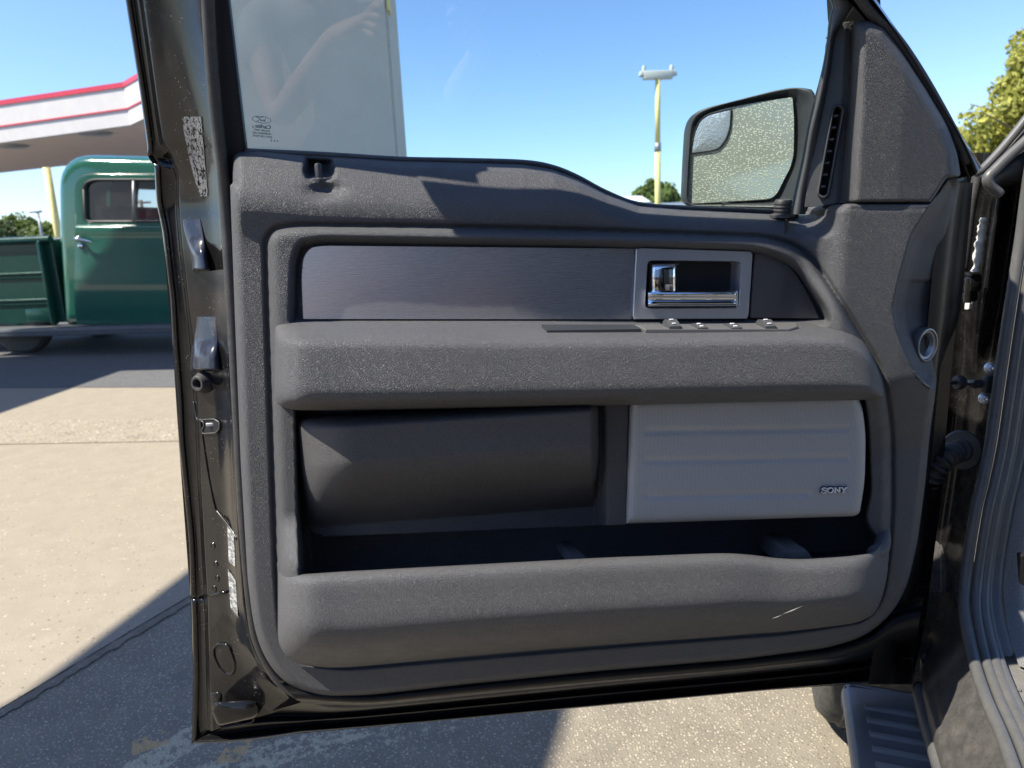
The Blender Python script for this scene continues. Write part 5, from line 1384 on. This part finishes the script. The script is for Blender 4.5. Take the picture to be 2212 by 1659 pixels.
# ------------------------------------------------------------------ light
w = bpy.data.worlds.new('World'); scene.world = w; w.use_nodes = True; nt = w.node_tree
bg = nt.nodes['Background']; sky = nt.nodes.new('ShaderNodeTexSky'); sky.sky_type = 'NISHITA'; sky.sun_disc = False
el = math.asin(SUN[2]); sky.sun_elevation = el; sky.sun_rotation = math.atan2(SUN[0], SUN[1]) % (2*math.pi)
sky.air_density = 1.0; sky.dust_density = .3; sky.ozone_density = 2.0; sky.altitude = 100
tn = nt.nodes.new('ShaderNodeMix'); tn.data_type = 'RGBA'; tn.blend_type = 'MULTIPLY'; tn.inputs[0].default_value = 1; tn.inputs[7].default_value = (.75, .87, 1.09, 1)
nt.links.new(sky.outputs[0], tn.inputs[6]); nt.links.new(tn.outputs[2], bg.inputs[0]); bg.inputs[1].default_value = .115
sl_ = bpy.data.lights.new('sun', 'SUN'); sl_.energy = 5.0; sl_.angle = math.radians(.53); sl_.color = (1, .94, .83)
so = bpy.data.objects.new('sun', sl_); COL.objects.link(so); so.rotation_euler = SUN.to_track_quat('Z', 'Y').to_euler(); so.location = (-6, -4, 8)
vs = scene.view_settings; scene.display_settings.display_device = 'sRGB'; vs.view_transform = 'Standard'; vs.look = 'None'; vs.exposure = 1.0; vs.gamma = 1
scene.cycles.max_bounces = 8; scene.cycles.transparent_max_bounces = 12; scene.cycles.sample_clamp_indirect = 4
scene.cycles.use_denoising = True
# ------------------------------------------------------------------ the photographer, crouched with the phone (mirrored in the window)
def skin(name, V, E, R, mat, parent, sub=2, root=0):
    me = bpy.data.meshes.new(name); me.from_pydata([tuple(v) for v in V], E, []); me.materials.append(mat)
    o = put(bpy.data.objects.new(name, me), parent)
    md = o.modifiers.new('skin', 'SKIN'); md.use_smooth_shade = True
    if not me.skin_vertices: me.skin_vertices.new()
    for i, r in enumerate(R):
        sv = me.skin_vertices[0].data[i]; sv.radius = r if isinstance(r, tuple) else (r, r); sv.use_root = (i == root)
    s = o.modifiers.new('smooth', 'SUBSURF'); s.levels = sub; s.render_levels = sub
    return o
DX = -.30
pv = (-.02+DX, -.86, .60); ch = (-.05+DX, -.66, .90); nk = (-.05+DX, -.50, 1.17)
J = {}; V = []; E_ = []; R = []
def nd(p, r, par=None):
    V.append(p); R.append(r); i = len(V)-1
    if par is not None: E_.append((par, i))
    return i
a = nd(pv, (.15, .12)); b = nd((-.04+DX,-.78,.75), (.13,.11), a); c = nd(ch, (.14,.115), b); d_ = nd((-.05+DX,-.57,1.06), (.135,.10), c)
n1 = nd(nk, .055, d_); n2 = nd((-.045+DX,-.45,1.235), .052, n1); h1 = nd((-.04+DX,-.405,1.285), (.062,.075), n2); h2 = nd((-.04+DX,-.395,1.345), (.075,.092), h1); h3 = nd((-.04+DX,-.42,1.405), (.062,.078), h2)
def arm_(s, sh, el, wr, pm, tips):
    s0 = nd(sh, .058, d_); s1 = nd(tuple((np.array(sh)+np.array(el))/2), .047, s0); e = nd(el, .040, s1); f = nd(tuple(np.array(el)*.6+np.array(wr)*.4), .045, e); w_ = nd(wr, .031, f)
    p_ = nd(pm, (.034, .016), w_)
    for k_, tp in enumerate(tips):
        m1 = np.array(pm)*.45+np.array(tp[0])*.55; q0 = nd(tuple(m1), .010, p_); q1 = nd(tp[0], .009, q0); q2 = nd(tp[1], .008, q1); nd(tp[2], .0065, q2)
arm_(-1, (-.30+DX+.05,-.50,1.08), (-.48,-.25,.88), (-.265,-.12,1.15), (-.19,-.08,1.195),
     [((-0.150,-.055,1.240),(-0.133,-.020,1.250),(-0.120,-.022,1.233)), ((-0.160,-.050,1.220),(-0.140,-.018,1.225),(-0.123,-.022,1.211)), ((-0.170,-.050,1.200),(-0.150,-.020,1.201),(-0.131,-.024,1.191)), ((-0.177,-.055,1.180),(-0.159,-.028,1.179),(-0.143,-.028,1.173)), ((-0.165,-.085,1.220),(-0.143,-.075,1.240),(-0.120,-.052,1.250))])
arm_(1, (.20+DX,-.50,1.08), (.02,-.32,.87), (.115,-.14,1.10), (.093,-.080,1.165),
     [((0.053,-.055,1.225),(0.040,-.022,1.235),(0.028,-.022,1.220)), ((0.063,-.050,1.205),(0.046,-.020,1.210),(0.028,-.024,1.198)), ((0.073,-.050,1.185),(0.056,-.022,1.186),(0.036,-.026,1.178)), ((0.080,-.055,1.165),(0.066,-.028,1.164),(0.048,-.030,1.158)), ((0.068,-.085,1.205),(0.046,-.075,1.225),(0.023,-.052,1.235))])
for s in (-1, 1):
    l0 = nd((pv[0]+s*.10, -.84, .56), .095, a); l1 = nd((pv[0]+s*.16, -.62, .52), .078, l0); k_ = nd((pv[0]+s*.19, -.44, .47), .060, l1); c1 = nd((pv[0]+s*.18, -.55, .30), .054, k_); an = nd((pv[0]+s*.17, -.66, .10), .036, c1); nd((pv[0]+s*.18, -.50, .045), (.042,.032), an)
body = skin('person', V, E_, R, m_skin, None, 2)
tag(body, 'crouching person in grey t-shirt and jeans holding up a phone, mirrored in the window glass', 'person')
def sub_(names, grow, extra=()): pass
# clothing
Vt = [pv, (-.04+DX,-.78,.75), ch, (-.05+DX,-.57,1.06), (-.05+DX,-.52,1.13), (-.25+DX,-.50,1.08), (-.525,-.385,.96), (.20+DX,-.50,1.08), (-.02,-.40,.97)]
skin('t_shirt', Vt, [(0,1),(1,2),(2,3),(3,4),(3,5),(5,6),(3,7),(7,8)], [(.158,.13),(.142,.122),(.152,.127),(.147,.112),(.072,.068),.070,.066,.070,.066], m_shirt, body)
Vj = [(-.03+DX,-.84,.66), pv]; Ej = [(0,1)]; Rj = [(.150,.126),(.160,.132)]
for s in (-1, 1):
    i = len(Vj); Vj += [(pv[0]+s*.10,-.84,.56),(pv[0]+s*.16,-.62,.52),(pv[0]+s*.19,-.44,.47),(pv[0]+s*.18,-.55,.30),(pv[0]+s*.17,-.65,.13)]; Rj += [.105,.088,.070,.064,.058]; Ej += [(1,i)]+[(i+k,i+k+1) for k in range(4)]
skin('jeans', Vj, Ej, Rj, m_jeans, body)
for s in (-1, 1):
    x = pv[0]+s*.18; skin('shoe', [(x,-.70,.055),(x,-.60,.055),(x,-.50,.045)], [(0,1),(1,2)], [(.045,.05),(.048,.05),(.045,.04)], m_tyre, body)
hc = np.array([-.04+DX,-.425,1.375]); g = []
lathe('hair', hc, (0,-.35,1), [(.082,-.03),(.086,.0),(.080,.035),(.058,.062),(.028,.076),(.0,.078)], m_hair, body, n=28, sy=1.12)
for s in (-1, 1):
    lathe('eye', (-.04+DX+s*.030,-.312,1.352), (0,1,0), [(.010,-.008),(.011,.0),(.006,.007),(.0,.009)], simple('eye_white', (.6,.6,.6), .2), body, n=14)
    lathe('ear', (-.04+DX+s*.078,-.40,1.345), (s,0,0), [(.012,-.008),(.020,.0),(.018,.006),(.0,.006)], m_skin, body, n=14, sy=1.3)
tube('nose', [(-.04+DX,-.315,1.358),(-.04+DX,-.290,1.325),(-.04+DX,-.312,1.316)], [.006,.012,.008], m_skin, body, n=10, spline=4)
tube('mouth', [(-.062+DX,-.322,1.288),(-.04+DX,-.312,1.286),(-.018+DX,-.322,1.288)], .005, simple('lips', (.4,.16,.13), .4), body, n=8, spline=4)
ph = thing('phone', 'slim dark phone held level in both hands of the crouching person', 'phone', (-.05,-.03,1.22))
box('shell', (-.050,-.034,1.228), (.150,.008,.074), m_void, ph, bev=.003, seg=3)
lathe('lens', (.012,-.030,1.250), (0,1,0), [(.008,0),(.008,.003),(.006,.0035),(.0,.002)], m_chrome, ph, n=18)
